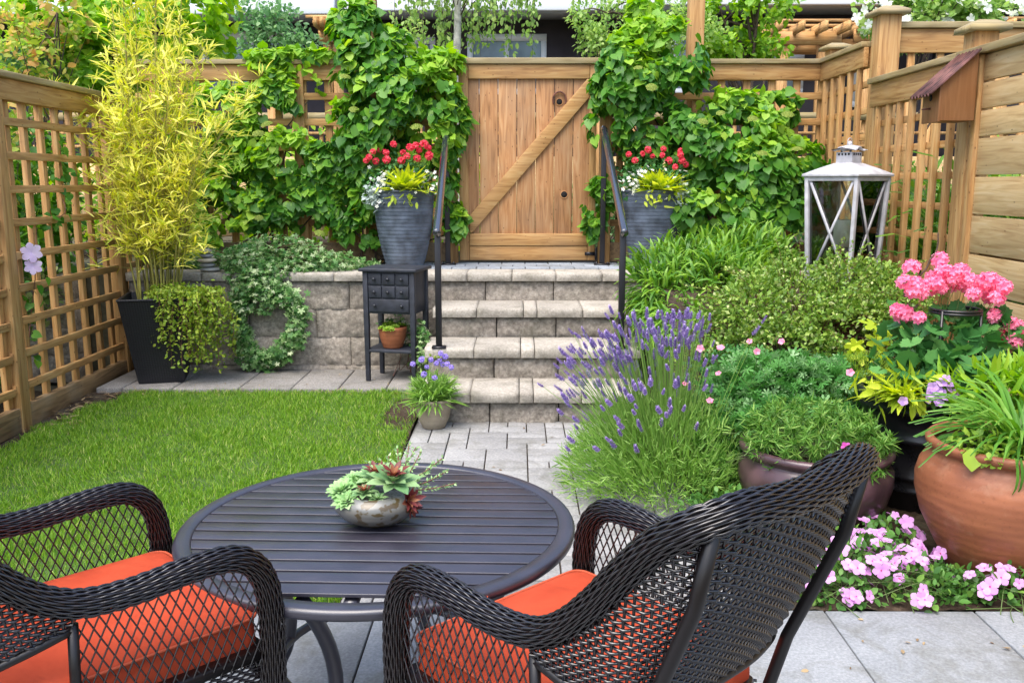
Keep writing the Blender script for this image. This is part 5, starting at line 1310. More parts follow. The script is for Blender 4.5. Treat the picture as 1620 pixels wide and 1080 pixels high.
b.obj('stem', M['stemr'], t)
LPx = np.array(LPx); lf2.scatter(TINY, LPx, unit(len(LPx)), unit(len(LPx))+(0, 0, .8), R.uniform(.018, .03, len(LPx)), 1.1); lf2.obj('twig_leaves', M['coton'], t)
# shrub of dark leaves under it
t = thing('dark_groundcover', 'low dark leafy shrub in the shade under the fine leaved one', 'shrub', (1.8, 5.1, .3))
P, D = blobs([(1.75, 5.15, .42, .5, .25, .2), (1.3, 5.25, .48, .35, .25, .2), (2.2, 5.1, .45, .3, .25, .22)], 3800, .4, front=(0, -1, .4)); b = MB(); leaves(b, OVAL, P, D, .030, .1, .7); b.obj('foliage', M['gerleaf'], t)
b = MB(); stems_to(b, (1.75, 5.2, .2), P[::60], .003, 4, .1, 5, .2); b.obj('stem', M['bark'], t)
t = thing('creeping_thyme', 'small yellow green thyme patch between the bamboo and the lavender', 'plant', (1.25, 5.7, .45))
P, D = blobs([(1.22, 5.62, .46, .26, .2, .20), (1.15, 6.0, .55, .2, .25, .2), (1.45, 5.9, .62, .25, .25, .2)], 3600, .5); b = MB(); leaves(b, TINY, P, D, .022, -.1, .8); b.obj('foliage', M['sedum'], t)
# cranesbill
t = thing('cranesbill', 'mounded cranesbill with finely cut blue green leaves and a few pink flowers', 'plant', (1.4, 4.8, .1))
B3 = [(1.30, 4.80, .42, .34, .30, .24), (1.60, 4.85, .46, .30, .28, .24), (1.20, 4.6, .28, .26, .25, .24), (1.55, 4.6, .30, .34, .25, .2), (1.72, 4.7, .28, .18, .2, .2), (1.40, 4.95, .55, .3, .25, .16)]
P, D = blobs(B3, 4300, .6, front=(0, -1, .5)); b = MB(); leaves(b, PALM, P, D+np.array((0, -.3, .35)), .062, .05, .7, .9, .45, .35); b.obj('foliage', M['crane'], t)
b = MB(); stems_to(b, (1.4, 4.8, .1), P[::40], .002, 4, .1, 5, .1); b.obj('stem', M['stemr'], t)
Pf = [tipat(px, py, 4.55) for px, py in ((1186, 541), (1237, 541), (1140, 552), (1108, 552), (1137, 592), (1123, 635), (1085, 608), (1345, 590), (1197, 556))]
copies(t, 'flower', ME['cran'], Pf, faceup(len(Pf), jit=.4), R.uniform(.035, .055, len(Pf)))
b = MB(); stems_to(b, (1.35, 4.75, .3), Pf, .0018, 4, .05, 5, .08); b.obj('stem', M['stemg'], t)
# purple glazed pot with a needle leaved plant
c = (1.45, 4.26, .01)
t = pot('glazed_pot', 'squat maroon glazed pot overflowing with needle leaves, behind the right wicker chair', 'plant pot', c, [(.001, 0), (.24, 0), (.26, .01), (.34, .12), (.365, .21), (.36, .27), (.335, .31), (.325, .32), (.345, .328), (.362, .345), (.362, .365), (.345, .378), (.322, .37), (.312, .34)], M['maroon'], 64, (.315, .33))
t = thing('needle_leaved_plant', 'bushy needle leaved plant spilling over the front of the maroon pot', 'plant', (c[0], c[1], .36))
b = MB(); 
B3 = [(1.42, 4.25, .44, .33, .28, .15), (1.25, 4.18, .40, .16, .16, .12), (1.52, 4.0, .40, .22, .10, .13), (1.62, 4.15, .42, .12, .16, .12), (1.0, 4.5, .22, .14, .2, .2)]
Pc, Dc = blobs(B3, 330, .75, front=(0, -1, .5))
P = []; Y_ = []
for p, d_ in zip(Pc, Dc):
    ax_ = d_+np.array((0, -.2, .3)); ax_ /= np.linalg.norm(ax_)
    for k in range(26):
        q = unit(1)[0]; q = q+ax_*.35; P.append(p+ax_*R.uniform(-.04, .02)); Y_.append(q)
P = np.array(P); Y_ = np.array(Y_); b.scatter(NEEDLE, P, Y_, unit(len(P)), R.uniform(.035, .060, len(P)), 1.5); b.obj('foliage', M['rosem'], t)
b = MB(); stems_to(b, (1.42, 4.2, .36), Pc[::6], .0025, 4, .08, 5, .15); b.obj('stem', M['stemg'], t)
fl = [tipat(1338, 707, 3.95), tipat(1336, 718, 3.95), tipat(1342, 725, 3.93)]
copies(t, 'flower', ME['magenta'], fl, faceup(3, jit=.3), .05)
# weeds below
t = thing('leafy_weed', 'small leafy herb under the lavender beside the maroon pot', 'plant', (1.02, 3.9, .03))
P, D = blobs([(1.0, 4.05, .10, .28, .16, .12), (.98, 3.72, .06, .16, .15, .07)], 700, .2); b = MB(); leaves(b, OVAL, P, D, .035, -.2, .5); b.obj('foliage', M['imp_leaf'], t)
# sedum dome, vine maple leaves
t = thing('lime_sedum', 'rounded dome of fine lime green foliage left of the black planter', 'plant', (1.87, 5.0, .4))
sx_, _, sz_ = tipat(1366, 592, 4.9); P, D = blobs([(sx_, 4.92, sz_, .15, .14, .11), (sx_-.05, 4.85, sz_-.12, .15, .14, .14)], 2600, .7); b = MB(); b.scatter(NEEDLE, P, D+R.normal(size=P.shape)*.4+(0, 0, .4), unit(len(P)), R.uniform(.03, .05, len(P)), 1.2); b.obj('foliage', M['sedum'], t)
t = thing('broad_leaved_seedling', 'broad lobed yellow green leaves behind the lime sedum dome', 'plant', (1.9, 5.05, .6))
Pp = [tipat(px, py, 5.0) for px, py in ((1352, 557), (1372, 560), (1395, 535), (1388, 512), (1400, 548), (1418, 520), (1365, 545), (1405, 560))]
b = MB(); b.scatter(IVY, np.array(Pp), np.array([(-.7, -.4, .1)]*8)+R.normal(size=(8, 3))*.35, np.array([(0., -.5, 1.)]*8)+R.normal(size=(8, 3))*.2, R.uniform(.10, .15, 8), 1.2); b.obj('foliage', M['lime'], t)
b = MB(); stems_to(b, (1.95, 5.05, .35), Pp, .003, 4, .05, 5, .03); b.obj('stem', M['stemr'], t)

# black planter: geranium, lime vine, petunia
c = (2.10, 4.52, .01)
t = pot('black_planter', 'large round black planter with raised bands behind the terracotta pot', 'plant pot', c, [(.001, 0), (.25, 0), (.262, .01), (.275, .10), (.284, .105), (.286, .12), (.280, .128), (.284, .17), (.293, .175), (.294, .19), (.287, .198), (.305, .36), (.318, .365), (.320, .385), (.310, .395), (.325, .50), (.338, .505), (.342, .53), (.335, .545), (.345, .555), (.352, .575), (.345, .595), (.325, .60), (.315, .58)], M['blackpot'], 72, (.32, .555))
t = thing('pink_geranium', 'tall pink geranium with round dark leaves growing in the black planter', 'geranium', (c[0], c[1], .57))
B3 = [(2.10, 4.50, .82, .30, .26, .18), (1.95, 4.42, .72, .2, .2, .14), (2.28, 4.45, .78, .24, .22, .2), (2.12, 4.32, .70, .24, .16, .14)]
P, D = blobs(B3, 270, .5, front=(0, -1, .5)); b = MB(); leaves(b, ROUND, P, D+np.array((0, -.3, .3)), .105, .1, .6, .9, .5, .3); b.obj('foliage', M['gerleaf'], t)
b = MB(); stems_to(b, (c[0], c[1], .57), P[::2], .004, 5, .05, 5, .08)
Pf = []; 
for px, py in ((1487, 412), (1442, 424), (1430, 446), (1448, 449), (1462, 452), (1455, 462), (1470, 455), (1482, 448), (1500, 428), (1512, 432), (1496, 440), (1520, 430), (1527, 437), (1505, 450), (1515, 448), (1490, 456), (1530, 452), (1420, 492), (1432, 496), (1426, 500), (1454, 503), (1475, 440), (1560, 445), (1570, 440), (1580, 448), (1590, 455), (1575, 460), (1555, 455), (1565, 468), (1545, 458), (1577, 472), (1536, 443), (1600, 512), (1612, 515), (1573, 500), (1615, 530), (1605, 540), (1580, 550), (1572, 553), (1592, 550), (1540, 465), (1445, 460), (1508, 440), (1490, 430)):
    Pf.append(tipat(px, py, R.uniform(4.36, 4.52)))
for q in Pf[::2]: stems_to(b, (c[0]+(q[0]-c[0])*.4, c[1], .75), [q], .003, 4, .03, 5, .02)
b.obj('stem', M['stemg'], t)
copies(t, 'flower_head', ME['pinkhead'], Pf, faceup(len(Pf), jit=.35), R.uniform(.052, .084, len(Pf)))
Pf = [tipat(px, py, 4.5) for px, py in ((1565, 498), (1580, 505), (1588, 500), (1572, 510), (1563, 470), (1585, 533), (1575, 465))]
copies(t, 'faded_flower_head', ME['deephead'], Pf, faceup(len(Pf), jit=.35), R.uniform(.06, .085, len(Pf)))
t = thing('plant_support', 'black metal hoop stand holding up the pink geranium', 'plant support', (2.10, 4.45, .57))
hc = tipat(1512, 489, 4.42); b = MB()
for zz in (.0, -.014): b.tube([(hc[0]+.115*math.cos(q), hc[1]+.115*math.sin(q), hc[2]+zz) for q in np.linspace(0, 2*PI, 33)[:-1]], .007, 8, closed=True)
b.obj('hoop', M['blackpot'], t, True)
for a in (rad(215), rad(325), rad(90)): b = MB(); b.tube([(hc[0]+.115*math.cos(a), hc[1]+.115*math.sin(a), hc[2]), (hc[0]+.12*math.cos(a), hc[1]+.12*math.sin(a), .56)], .008, 8); b.obj('leg', M['blackpot'], t, True)
t = thing('bare_branch', 'bare forked brown twig rising out of the geranium flowers', 'branch', (2.0, 4.5, .9))
b = MB(); pts = [tipat(px, py, 4.5) for px, py in ((1432, 470), (1433, 452), (1450, 440), (1465, 425), (1472, 410), (1480, 400), (1484, 385), (1484, 368))]
q_, _ = resample(pts, n=40); b.tube(q_, np.linspace(.007, .003, 40), 6); b.obj('twig', M['bark'], t, True)
t = thing('lime_sweet_potato_vine', 'lime yellow foliage tumbling over the rim of the black planter', 'plant', (1.95, 4.3, .58))
cc = np.array(tipat(1430, 612, 4.25)); b = MB(); tuft(b, cc+(0, 0, -.04), 110, .17, LANCE, .9, 1.1, 1.4, .06, .15); P = cc+R.normal(size=(160, 3))*(.09, .05, .035); leaves(b, LANCE, P, unit(160)+np.array((0, -.5, .4)), .10, .1)
P = np.array([tipat(px, py, 4.13) for px, py in ((1383, 618), (1395, 612), (1443, 635), (1458, 632), (1450, 628), (1470, 600))]); b.scatter(OVAL, P, np.array([(-.8, -.3, -.2), (-.7, -.3, .1), (0, -.2, -1), (.1, -.2, -1), (.1, -.2, -.6), (.8, -.1, .2)], float), np.tile((0, -1., .6), (6, 1)), .09, .6)
b.obj('foliage', M['lime'], t); b = MB(); stems_to(b, (2.0, 4.35, .57), P, .002, 4, .1); b.obj('stem', M['stemg'], t)
t = thing('purple_petunia', 'pale purple flowers drooping over the rim of the black planter', 'plant', (2.05, 4.25, .58))
P = np.array([tipat(px, py, 4.16) for px, py in [(R.normal()*17+1488, R.normal()*11+622) for _ in range(90)]]); b = MB(); leaves(b, OVAL, P, unit(90)+(0, -.5, .3), .035); b.obj('foliage', M['imp_leaf'], t)
Pf = [tipat(px, py, 4.10) for px, py in ((1497, 600), (1490, 606), (1503, 605), (1482, 618), (1490, 622), (1472, 622), (1468, 630), (1480, 632), (1495, 628), (1507, 628), (1512, 622), (1486, 638), (1476, 612), (1500, 615), (1429, 634))]
copies(t, 'flower', ME['pet'], Pf, faceup(len(Pf), jit=.4), R.uniform(.045, .06, len(Pf)))
t = thing('leafy_border_plant', 'fresh green broad leaved plant at the right of the black planter', 'plant', (2.3, 4.2, .5))
P, D = blobs([(2.18, 4.12, .66, .20, .16, .13), (2.36, 4.1, .66, .18, .15, .15), (2.28, 4.0, .56, .22, .12, .1)], 460, .4, front=(0, -1, .5)); b = MB(); leaves(b, LANCE, P, D+(0, 0, .3), .12, .0, .7); tp = R.permutation(len(P))[:120]; b.scatter(OVAL, P[tp], D[tp]+(0, 0, .2), D[tp]+(0, 0, 1), .075, .75); b.obj('foliage', M['vine_new'], t)
b = MB(); stems_to(b, (2.28, 4.12, .45), P[::14], .003, 4, .05); b.obj('stem', M['stemg'], t)
# terracotta pot
c = (2.055, 3.64, .01)
t = pot('terracotta_pot', 'large glazed terracotta pot at the right edge among the pink groundcover', 'plant pot', c, [(.001, 0), (.20, 0), (.215, .01), (.275, .12), (.335, .24), (.362, .34), (.364, .40), (.350, .455), (.322, .50), (.308, .52), (.318, .53), (.332, .545), (.334, .562), (.322, .575), (.305, .572), (.295, .55)], M['terra'], 80, (.30, .53))
t = thing('strap_leaved_plant', 'clump of long arching strap leaves growing in the terracotta pot', 'plant', (c[0], c[1], .55))
b = MB(); n = 210; a = R.uniform(0, 2*PI, n); P = np.stack([c[0]+.05+.12*np.cos(a)*R.rand(n), c[1]+.10*np.sin(a)*R.rand(n), np.full(n, .55)], 1)
Yd = np.stack([np.cos(a)*.9-.15, np.sin(a)*.7-.15, R.uniform(.15, 1.1, n)], 1); Zd = np.stack([-np.cos(a)*.6, -np.sin(a)*.6, np.full(n, 1.)], 1)
b.scatter(ARCH, P, Yd, Zd, R.uniform(.22, .44, n), .85); 
for x_, y_ in ((-.02, -.34), (.0, -.335), (.02, -.34)): b.scatter(ARCH, [(c[0]-.14+x_, c[1]+y_*.93, .60)], [(0.1*x_, -.25, -1.)], [(0, -1., .2)], .15, 1.6)
b.obj('foliage', M['blade'], t)
t = thing('pot_herb', 'low yellow green herb at the left rim of the terracotta pot', 'plant', (c[0]-.2, c[1]-.1, .55))
P, D = blobs([(c[0]-.18, c[1]-.10, .59, .13, .14, .07), (c[0]-.05, c[1]-.2, .57, .2, .08, .06)], 340, .3); b = MB(); leaves(b, OVAL, P, D+(0, 0, .3), .035); b.scatter(OVAL, [(c[0]-.27, c[1]-.19, .60)], [(-.1, -.5, -.9)], [(0, -1., .6)], .09, 1.4); b.obj('foliage', M['sedum'], t)
# impatiens
def impatiens(label, B, n, nf, ox):
    t = thing('impatiens', label, 'flowers', (B[0][0], B[0][1], .02), 'pink impatiens at the front of the bed')
    P = []; D = []
    b = MB(); P, D = blobs(B, n, .5); k = P[:, 2] > .01; P, D = P[k], D[k]; leaves(b, OVAL, P, D+(0, 0, .6), .034, -.1, .5); b.obj('foliage', M['imp_leaf'], t)
    b = MB(); stems_to(b, (B[0][0], B[0][1], .02), P[::18], .002, 4, .1, 5, .1); b.obj('stem', M['stemg'], t)
    Pf, Df = blobs(B, nf*6, .97); k = (Df[:, 2] > .12); Pf, Df = Pf[k][:nf], Df[k][:nf]
    eu = [tuple((Vector(d_+np.array((0, -.5, .5))+R.normal(size=3)*.45).to_track_quat('Z', 'Y').to_matrix() @ Matrix.Rotation(R.rand()*6, 3, 'Z')).to_euler()) for d_ in Df]
    copies(t, 'flower', ME['imp'], [tuple(p+d_*.012) for p, d_ in zip(Pf, Df)], eu, R.uniform(.042, .074, len(Pf)), 100)
    return t
impatiens('large patch of pink impatiens between the right wicker chair and the terracotta pot', [(1.38, 3.46, .05, .26, .20, .13), (1.62, 3.36, .04, .16, .15, .11), (1.22, 3.62, .05, .18, .2, .12), (1.55, 3.62, .05, .2, .16, .12), (1.25, 3.36, .04, .16, .12, .09), (1.68, 3.9, .05, .12, .14, .10), (1.12, 3.42, .04, .14, .13, .10), (1.45, 3.85, .05, .16, .14, .1)], 1900, 135, 0)
impatiens('small clump of pink impatiens at the right edge in front of the terracotta pot', [(1.92, 3.32, .04, .14, .07, .12), (2.1, 3.3, .04, .12, .08, .13), (1.78, 3.36, .03, .08, .06, .08)], 420, 26, 0)
t = thing('moss_clump', 'low bright green mossy clump in front of the terracotta pot', 'plant', (1.70, 3.36, .02))
P, D = blobs([(1.74, 3.42, .02, .15, .13, .07)], 1500, .5); k = P[:, 2] > .01; b = MB(); leaves(b, TINY, P[k], D[k], .022, -.3, .5); b.obj('foliage', M['imp_leaf'], t)

# litter of dry leaves along the left fence and the wall foot
b = MB(); n = 260; x = np.where(R.rand(n) < .5, R.uniform(-3.2, -2.85, n), R.uniform(-3.2, -.8, n)); y = np.where(x < -2.9, R.uniform(5.6, 6.6, n), R.uniform(6.56, 6.65, n)); P = np.stack([x, y, np.array([lawnz(q)+.02 for q in y])], 1)
b.scatter(LANCE, P, np.stack([R.normal(size=n), R.normal(size=n), R.normal(size=n)*.15], 1), np.tile((0, 0, 1.), (n, 1))+R.normal(size=(n, 3))*.3, R.uniform(.03, .10, n), .8)
n = 90; P = np.stack([R.uniform(-2.9, -.9, n), R.uniform(6.7, 7.3, n), np.full(n, .111)], 1); b.scatter(LANCE, P, unit(n)*(1, 1, .1), np.tile((0, 0, 1.), (n, 1)), R.uniform(.015, .05, n), .8)
struct('leaf_litter', b, M['litter'], kind='stuff')

b = MB(); n = 46; P = np.stack([R.uniform(.9, 2.1, n), R.uniform(2.6, 3.25, n), np.full(n, .024)], 1); P[20:, 0] = R.uniform(-.6, .5, 26); P[20:, 1] = R.uniform(3.4, 6.0, 26); P[20:, 2] = .017
b.scatter(OVAL, P, unit(n)*(1, 1, .15), np.tile((0, 0, 1.), (n, 1))+R.normal(size=(n, 3))*.25, R.uniform(.010, .028, n), .8); struct('fallen_leaves', b, M['litter'], kind='stuff')

# ------------------------------------------------------------------ clematis and shrubs beyond the left fence
t = thing('clematis', 'thin clematis stem with a pale lilac flower on the left lattice', 'climbing plant', (-3.22, 6.1, .3))
b = MB(); pts = [(-3.33, 5.99, .1), (-3.32, 6.03, .6), (-3.23, 6.0, 1.0), (-3.21, 6.0, 1.18), (-3.30, 6.25, 1.35), (-3.22, 6.45, 1.42), (-3.31, 6.6, 1.6), (-3.23, 6.5, 1.9)]
q_, _ = resample(pts, n=50); b.tube(q_, .003, 5); b.obj('stem', M['stemr'], t, True)
P = q_[R.randint(8, 50, 60)]+R.normal(size=(60, 3))*(.03, .07, .05); b = MB(); leaves(b, HEART, P, np.tile((1., -.4, .2), (60, 1)), .06, .5); b.obj('foliage', M['vine'], t)
copies(t, 'flower', ME['clem'], [(-3.20, 5.93, 1.18), (-3.19, 5.92, 1.09)], faceup(2, (.5, -1, .3), .1), [.14, .12])
def shrub(name, label, cat, B, n, tpl, size, m, stem=True, trunk=None, out=.6, droop=.1, thr=None, f=5, jit=.5, inner=.3):
    base = B[0]; z0 = .0 if B[0][1] < 7.6 else .88
    t = thing(name, label, cat, (base[0], base[1], z0))
    P, D = blobs(B, n, inner, thr=thr, f=f); k = P[:, 2] > z0; P, D = P[k], D[k]
    b = MB(); leaves(b, tpl, P, D, size, droop, out, .6, jit, .4); b.obj('foliage' if not trunk else 'crown', M[m], t)
    b = MB()
    if trunk:
        tm, r_ = trunk; top_ = max(q[2] for q in B); s_ = np.linspace(0, 1, 10)[:, None]; a_ = np.array((base[0], base[1], z0)); e_ = np.array((base[0]+R.normal()*.1, base[1], top_))
        q = a_+(e_-a_)*s_; q[:, :2] += np.cumsum(R.normal(size=(10, 2))*.02, 0); b.tube(q, np.linspace(r_, r_*.25, 10), 8, cap=False)
        for i in range(22):
            k_ = R.randint(3, 10); p = P[R.randint(len(P))]; st = q[k_]
            s2 = np.linspace(0, 1, 6)[:, None]; br_ = st+(p-st)*s2; br_[:, 2] += .08*np.sin(s2[:, 0]*PI); b.tube(br_, np.linspace(r_*.35, r_*.08, 6), 5, cap=False)
        b.obj('trunk', M[tm], t, True)
    else: stems_to(b, (base[0], base[1], z0), P[::max(1, len(P)//40)], .005, 4, .05, 5, .1); b.obj('stem', M['bark'], t)
    return t
shrub('neighbouring_shrub', 'orange tinted shrub behind the top of the left lattice', 'shrub', [(-4.3, 6.9, 1.9, .55, .6, .5), (-4.2, 6.1, 1.7, .5, .5, .6), (-4.5, 7.4, 2.3, .5, .5, .5)], 2600, OVAL, .075, 'orange_leaf', thr=-.2)
shrub('neighbouring_shrub', 'green broad leaved shrub showing through the middle of the left lattice', 'shrub', [(-4.0, 6.6, 1.15, .4, .5, .5), (-4.0, 7.4, 1.3, .4, .4, .5), (-3.95, 6.0, 1.0, .3, .4, .4), (-4.2, 8.0, 1.6, .4, .5, .6)], 3000, OVAL, .085, 'vine')
shrub('neighbouring_shrub', 'yellow and white variegated shrub low behind the left lattice', 'shrub', [(-3.95, 6.3, .45, .35, .45, .40), (-3.9, 7.0, .75, .3, .35, .3), (-3.9, 6.0, .3, .3, .3, .3), (-4.1, 5.6, .9, .4, .4, .6)], 3200, OVAL, .05, 'varieg')
t = thing('neighbouring_wall', 'low grey block wall seen through the foot of the left lattice', 'wall', (-5, 7.3, 0))
b = MB()
for z0, z1, off in ((0, .23, .1), (.232, .46, .3), (.462, .69, .1), (.692, .90, .3)): course(b, -7, -3.66, 7.3, 7.6, z0, z1, .5, off)
b.obj('block_face', M['block'], t)

# ------------------------------------------------------------------ trees beyond the back fence
def bp(px, py, Y): x, z = ray_at(px, py, Y); return (x, Y, z)
def bl(px, py, Y, rx, ry, rz): return bp(px, py, Y)+(rx, ry, rz)
shrub('maple_tree', 'bright green maple filling the sky left of the golden bamboo', 'tree', [bl(170, 60, 10, .9, .7, .7), bl(260, 30, 10.2, .8, .7, .6), bl(300, 80, 10.4, .4, .5, .35), bl(230, 110, 10, .7, .6, .45), bl(130, 100, 9.8, .5, .5, .5), bl(285, 0, 10.2, .6, .6, .4), bl(90, 10, 10, .6, .6, .4)], 9000, HEART, .095, 'maple', trunk=('bark', .035), thr=-.02, f=2.6, droop=.5)
shrub('young_tree', 'thin tree with orange tinted leaves at the top left corner', 'tree', [bl(30, 100, 9.0, .5, .5, .5), bl(15, 60, 9.2, .4, .4, .35), bl(70, 110, 9.2, .35, .4, .45), bl(100, 30, 9.4, .3, .4, .3)], 2400, OVAL, .075, 'orange_leaf', trunk=('bark', .025), thr=-.05, f=4)
shrub('conifer_shrub', 'dull blue green feathery shrub behind the left fence below the maple', 'shrub', [bl(70, 125, 9.6, .4, .4, .25), bl(30, 120, 9.6, .3, .4, .3)], 2400, TINY, .06, 'dull_leaf')
shrub('small_tree', 'small bluish leaved tree in front of the left house window', 'tree', [bl(432, 50, 13, .45, .4, .45), bl(440, 80, 13, .65, .4, .22), bl(415, 20, 13, .4, .4, .4), bl(470, 75, 13, .4, .3, .25)], 2300, OVAL, .075, 'dull_leaf', trunk=('bark', .03), thr=-.2, f=3.5)
# birch: hanging twigs
t = thing('birch_tree', 'slender birch with a white trunk and drooping twigs behind the gate', 'tree', bp(723, 90, 11)[:2]+(.88,))
x0_, y0_ = bp(723, 90, 11)[:2]; b = MB(); q = np.array([(x0_+.02*math.sin(z*2), y0_, z) for z in np.linspace(.88, 6.0, 16)]); b.tube(q, np.linspace(.055, .03, 16), 8, cap=False); b.obj('trunk', M['birch'], t, True)
b = MB(); LPb = []; 
for i in range(95):
    px = R.uniform(640, 850); s0 = np.array((x0_, y0_, R.uniform(3.3, 5.2))); topx, _, _ = bp(px, 0, 11); e = np.array((topx, y0_+R.normal()*.5, R.uniform(3.6, 4.6))); s_ = np.linspace(0, 1, 7)[:, None]
    q = s0+(e-s0)*s_; q[:, 2] += .25*np.sin(s_[:, 0]*PI); 
    L_ = R.uniform(.4, 1.3)*(.6 if abs(px-790) < 60 else 1); tail = e+np.array((R.normal()*.08, 0, -1))*L_*s_[1:]; q = np.vstack([q, tail]); b.tube(q, np.linspace(.006, .0015, 13), 3, cap=False)
    for k in range(42): f = R.uniform(3, 12); j = int(f); LPb.append(q[j]+(q[min(12, j+1)]-q[j])*(f-j)+R.normal(size=3)*.035)
b.obj('twigs', M['bark'], t); LPb = np.array(LPb); b = MB(); leaves(b, OVAL, LPb, unit(len(LPb)), .058, .9, .3); b.obj('crown', M['birchleaf'], t)
shrub('feathery_tree', 'light feathery tree behind the climber to the right of the gate', 'tree', [bl(960, 30, 10.5, .45, .4, .25), bl(1010, 60, 10.5, .5, .4, .22), bl(950, 65, 10.5, .3, .4, .2), bl(1090, 50, 10.5, .4, .4, .3), bl(1040, 20, 10.5, .5, .4, .25)], 5200, OVAL, .05, 'birchleaf', trunk=('bark', .03), thr=-.12, f=4)
shrub('dark_trunk_tree', 'dark trunked tree in front of the right hand house and pergola', 'tree', [bl(1200, 5, 11, .5, .5, .25), bl(1150, 60, 11, .4, .4, .35), bl(1175, 20, 11, .45, .4, .3), bl(1210, 75, 11, .35, .3, .15), bl(1110, 30, 11, .35, .4, .25), bl(1130, 85, 11, .3, .3, .2)], 5200, OVAL, .075, 'vine_new', trunk=('bark', .07), thr=-.05, f=3)
dt = shrub('dogwood_tree', 'flowering dogwood dotted with white blossom above the right fence', 'tree', [bl(1450, 30, 11, .7, .5, .35), bl(1540, 30, 11, .6, .5, .3), bl(1400, 20, 11, .35, .4, .2), bl(1590, 40, 11, .3, .3, .15), bl(1500, 0, 11, .8, .5, .3)], 5200, OVAL, .085, 'birchleaf', trunk=('bark', .05), thr=-.1, f=3)
Pf, Df = blobs([bl(1450, 25, 11, .72, .52, .32), bl(1540, 25, 11, .6, .5, .3), bl(1400, 20, 11, .35, .4, .2), bl(1585, 10, 11, .35, .3, .2)], 100, .9, front=(0, -1, .3))
copies(dt, 'blossom', ME['white5'], [tuple(p) for p in Pf], faceup(100), R.uniform(.11, .17, 100))
shrub('hedge', 'green hedge seen through the back lattice left of the gate', 'hedge', [(-4.4+i*.62, 9.3+.2*(i % 2), 1.45+.12*(i % 3), .5, .35, .65) for i in range(7)], 4200, OVAL, .085, 'maple', thr=-.2)
shrub('hedge', 'dull green hedge seen through the back lattice right of the gate', 'hedge', [(.9+i*.6, 9.6, 1.3+.1*(i % 3), .45, .3, .5) for i in range(4)], 2600, OVAL, .075, 'dull_leaf', thr=-.2)
# grassy plants right of the lattice
t = thing('tall_grass_plant', 'tall grassy plant showing through the right lattice beside the birdhouse', 'plant', (2.95, 5.6, 0))
b = MB(); n = 900; P = np.stack([R.uniform(2.9, 3.5, n), R.uniform(5.4, 7.0, n), R.uniform(.5, 1.5, n)], 1); d = unit(n); d[:, 2] = np.abs(d[:, 2])+.4; b.scatter(ARCH, P, d, np.tile((0, 0, 1.), (n, 1))+R.normal(size=(n, 3))*.3, R.uniform(.3, .6, n), 1.3); b.obj('foliage', M['lowbamboo'], t)
shrub('neighbouring_shrub', 'dark shrub low behind the right hand board fence', 'shrub', [(3.3, 4.4, 1.1, .4, .5, .9), (3.35, 5.4, .9, .4, .6, .7), (3.3, 3.4, 1.1, .4, .5, .9), (3.35, 6.3, .9, .4, .5, .6), (3.3, 7.7, 1.3, .4, .4, .5)], 5200, OVAL, .08, 'vine')

# ------------------------------------------------------------------ far fence and pergolas
def pergola(label, px0, px1, pyt, Y, lab2=None):
    x0, _, z = bp(px0, pyt, Y); x1 = bp(px1, pyt, Y)[0]; t = thing('pergola', label, 'pergola', ((x0+x1)/2, Y, .88), 'pergolas in the neighbouring gardens')
    for x in (x0+.25, x1-.25): b = MB(); b.box(x-.07, x+.07, Y-.07, Y+.07, .88, z-.35); b.obj('post', M['w2'], t)
    for yy in (Y-.10, Y+.9): b = MB(); b.box(x0, x1, yy, yy+.05, z-.42, z-.22); b.obj('beam', M['w0'], t)
    b = MB(); n = max(3, int((x1-x0)/.36))
    for i in range(n+1): x = x0+.05+(x1-x0-.1)*i/n; b.beam((x, Y-.55, z-.20), (x, Y+1.2, z-.20), .055, .13)
    b.obj('rafters', M['w1'], t)
    b = MB()
    for k in range(4): b.box(x0-.12, x1+.12, Y-.38+k*.45, Y-.33+k*.45, z-.125, z-.085)
    b.obj('battens', M['w0'], t)
pergola('cedar pergola with open rafters in front of the right hand house', 1215, 1330, 28, 14.5)
pergola('small cedar pergola in front of the left house beside its window', 505, 545, 22, 14.0)
pergola('cedar pergola half hidden behind the white flowering dogwood', 1350, 1620, 25, 15.0)
t = thing('far_fence', 'distant pale cedar lattice fence seen over and through the garden fence', 'fence', (0, 13, .9))
b = MB(); b.box(-9, 9, 13.0, 13.06, .88, 2.0); b.obj('boards', M['board'], t)
b = MB()
for i in range(90): x = -9+i*.2; b.box(x, x+.05, 13.0, 13.03, 2.0, 2.5)
for z in (2.12, 2.3): b.box(-9, 9, 12.97, 13.0, z, z+.04)
b.obj('lattice', M['w2'], t)
b = MB(); b.box(-9, 9, 12.95, 13.1, 2.5, 2.6); b.obj('cap_board', M['cap0'], t)
for i, x in enumerate(np.linspace(-8, 8, 8)): b = MB(); b.box(x-.07, x+.07, 12.94, 13.08, .88, 2.72); b.obj('post', M['w2'], t)

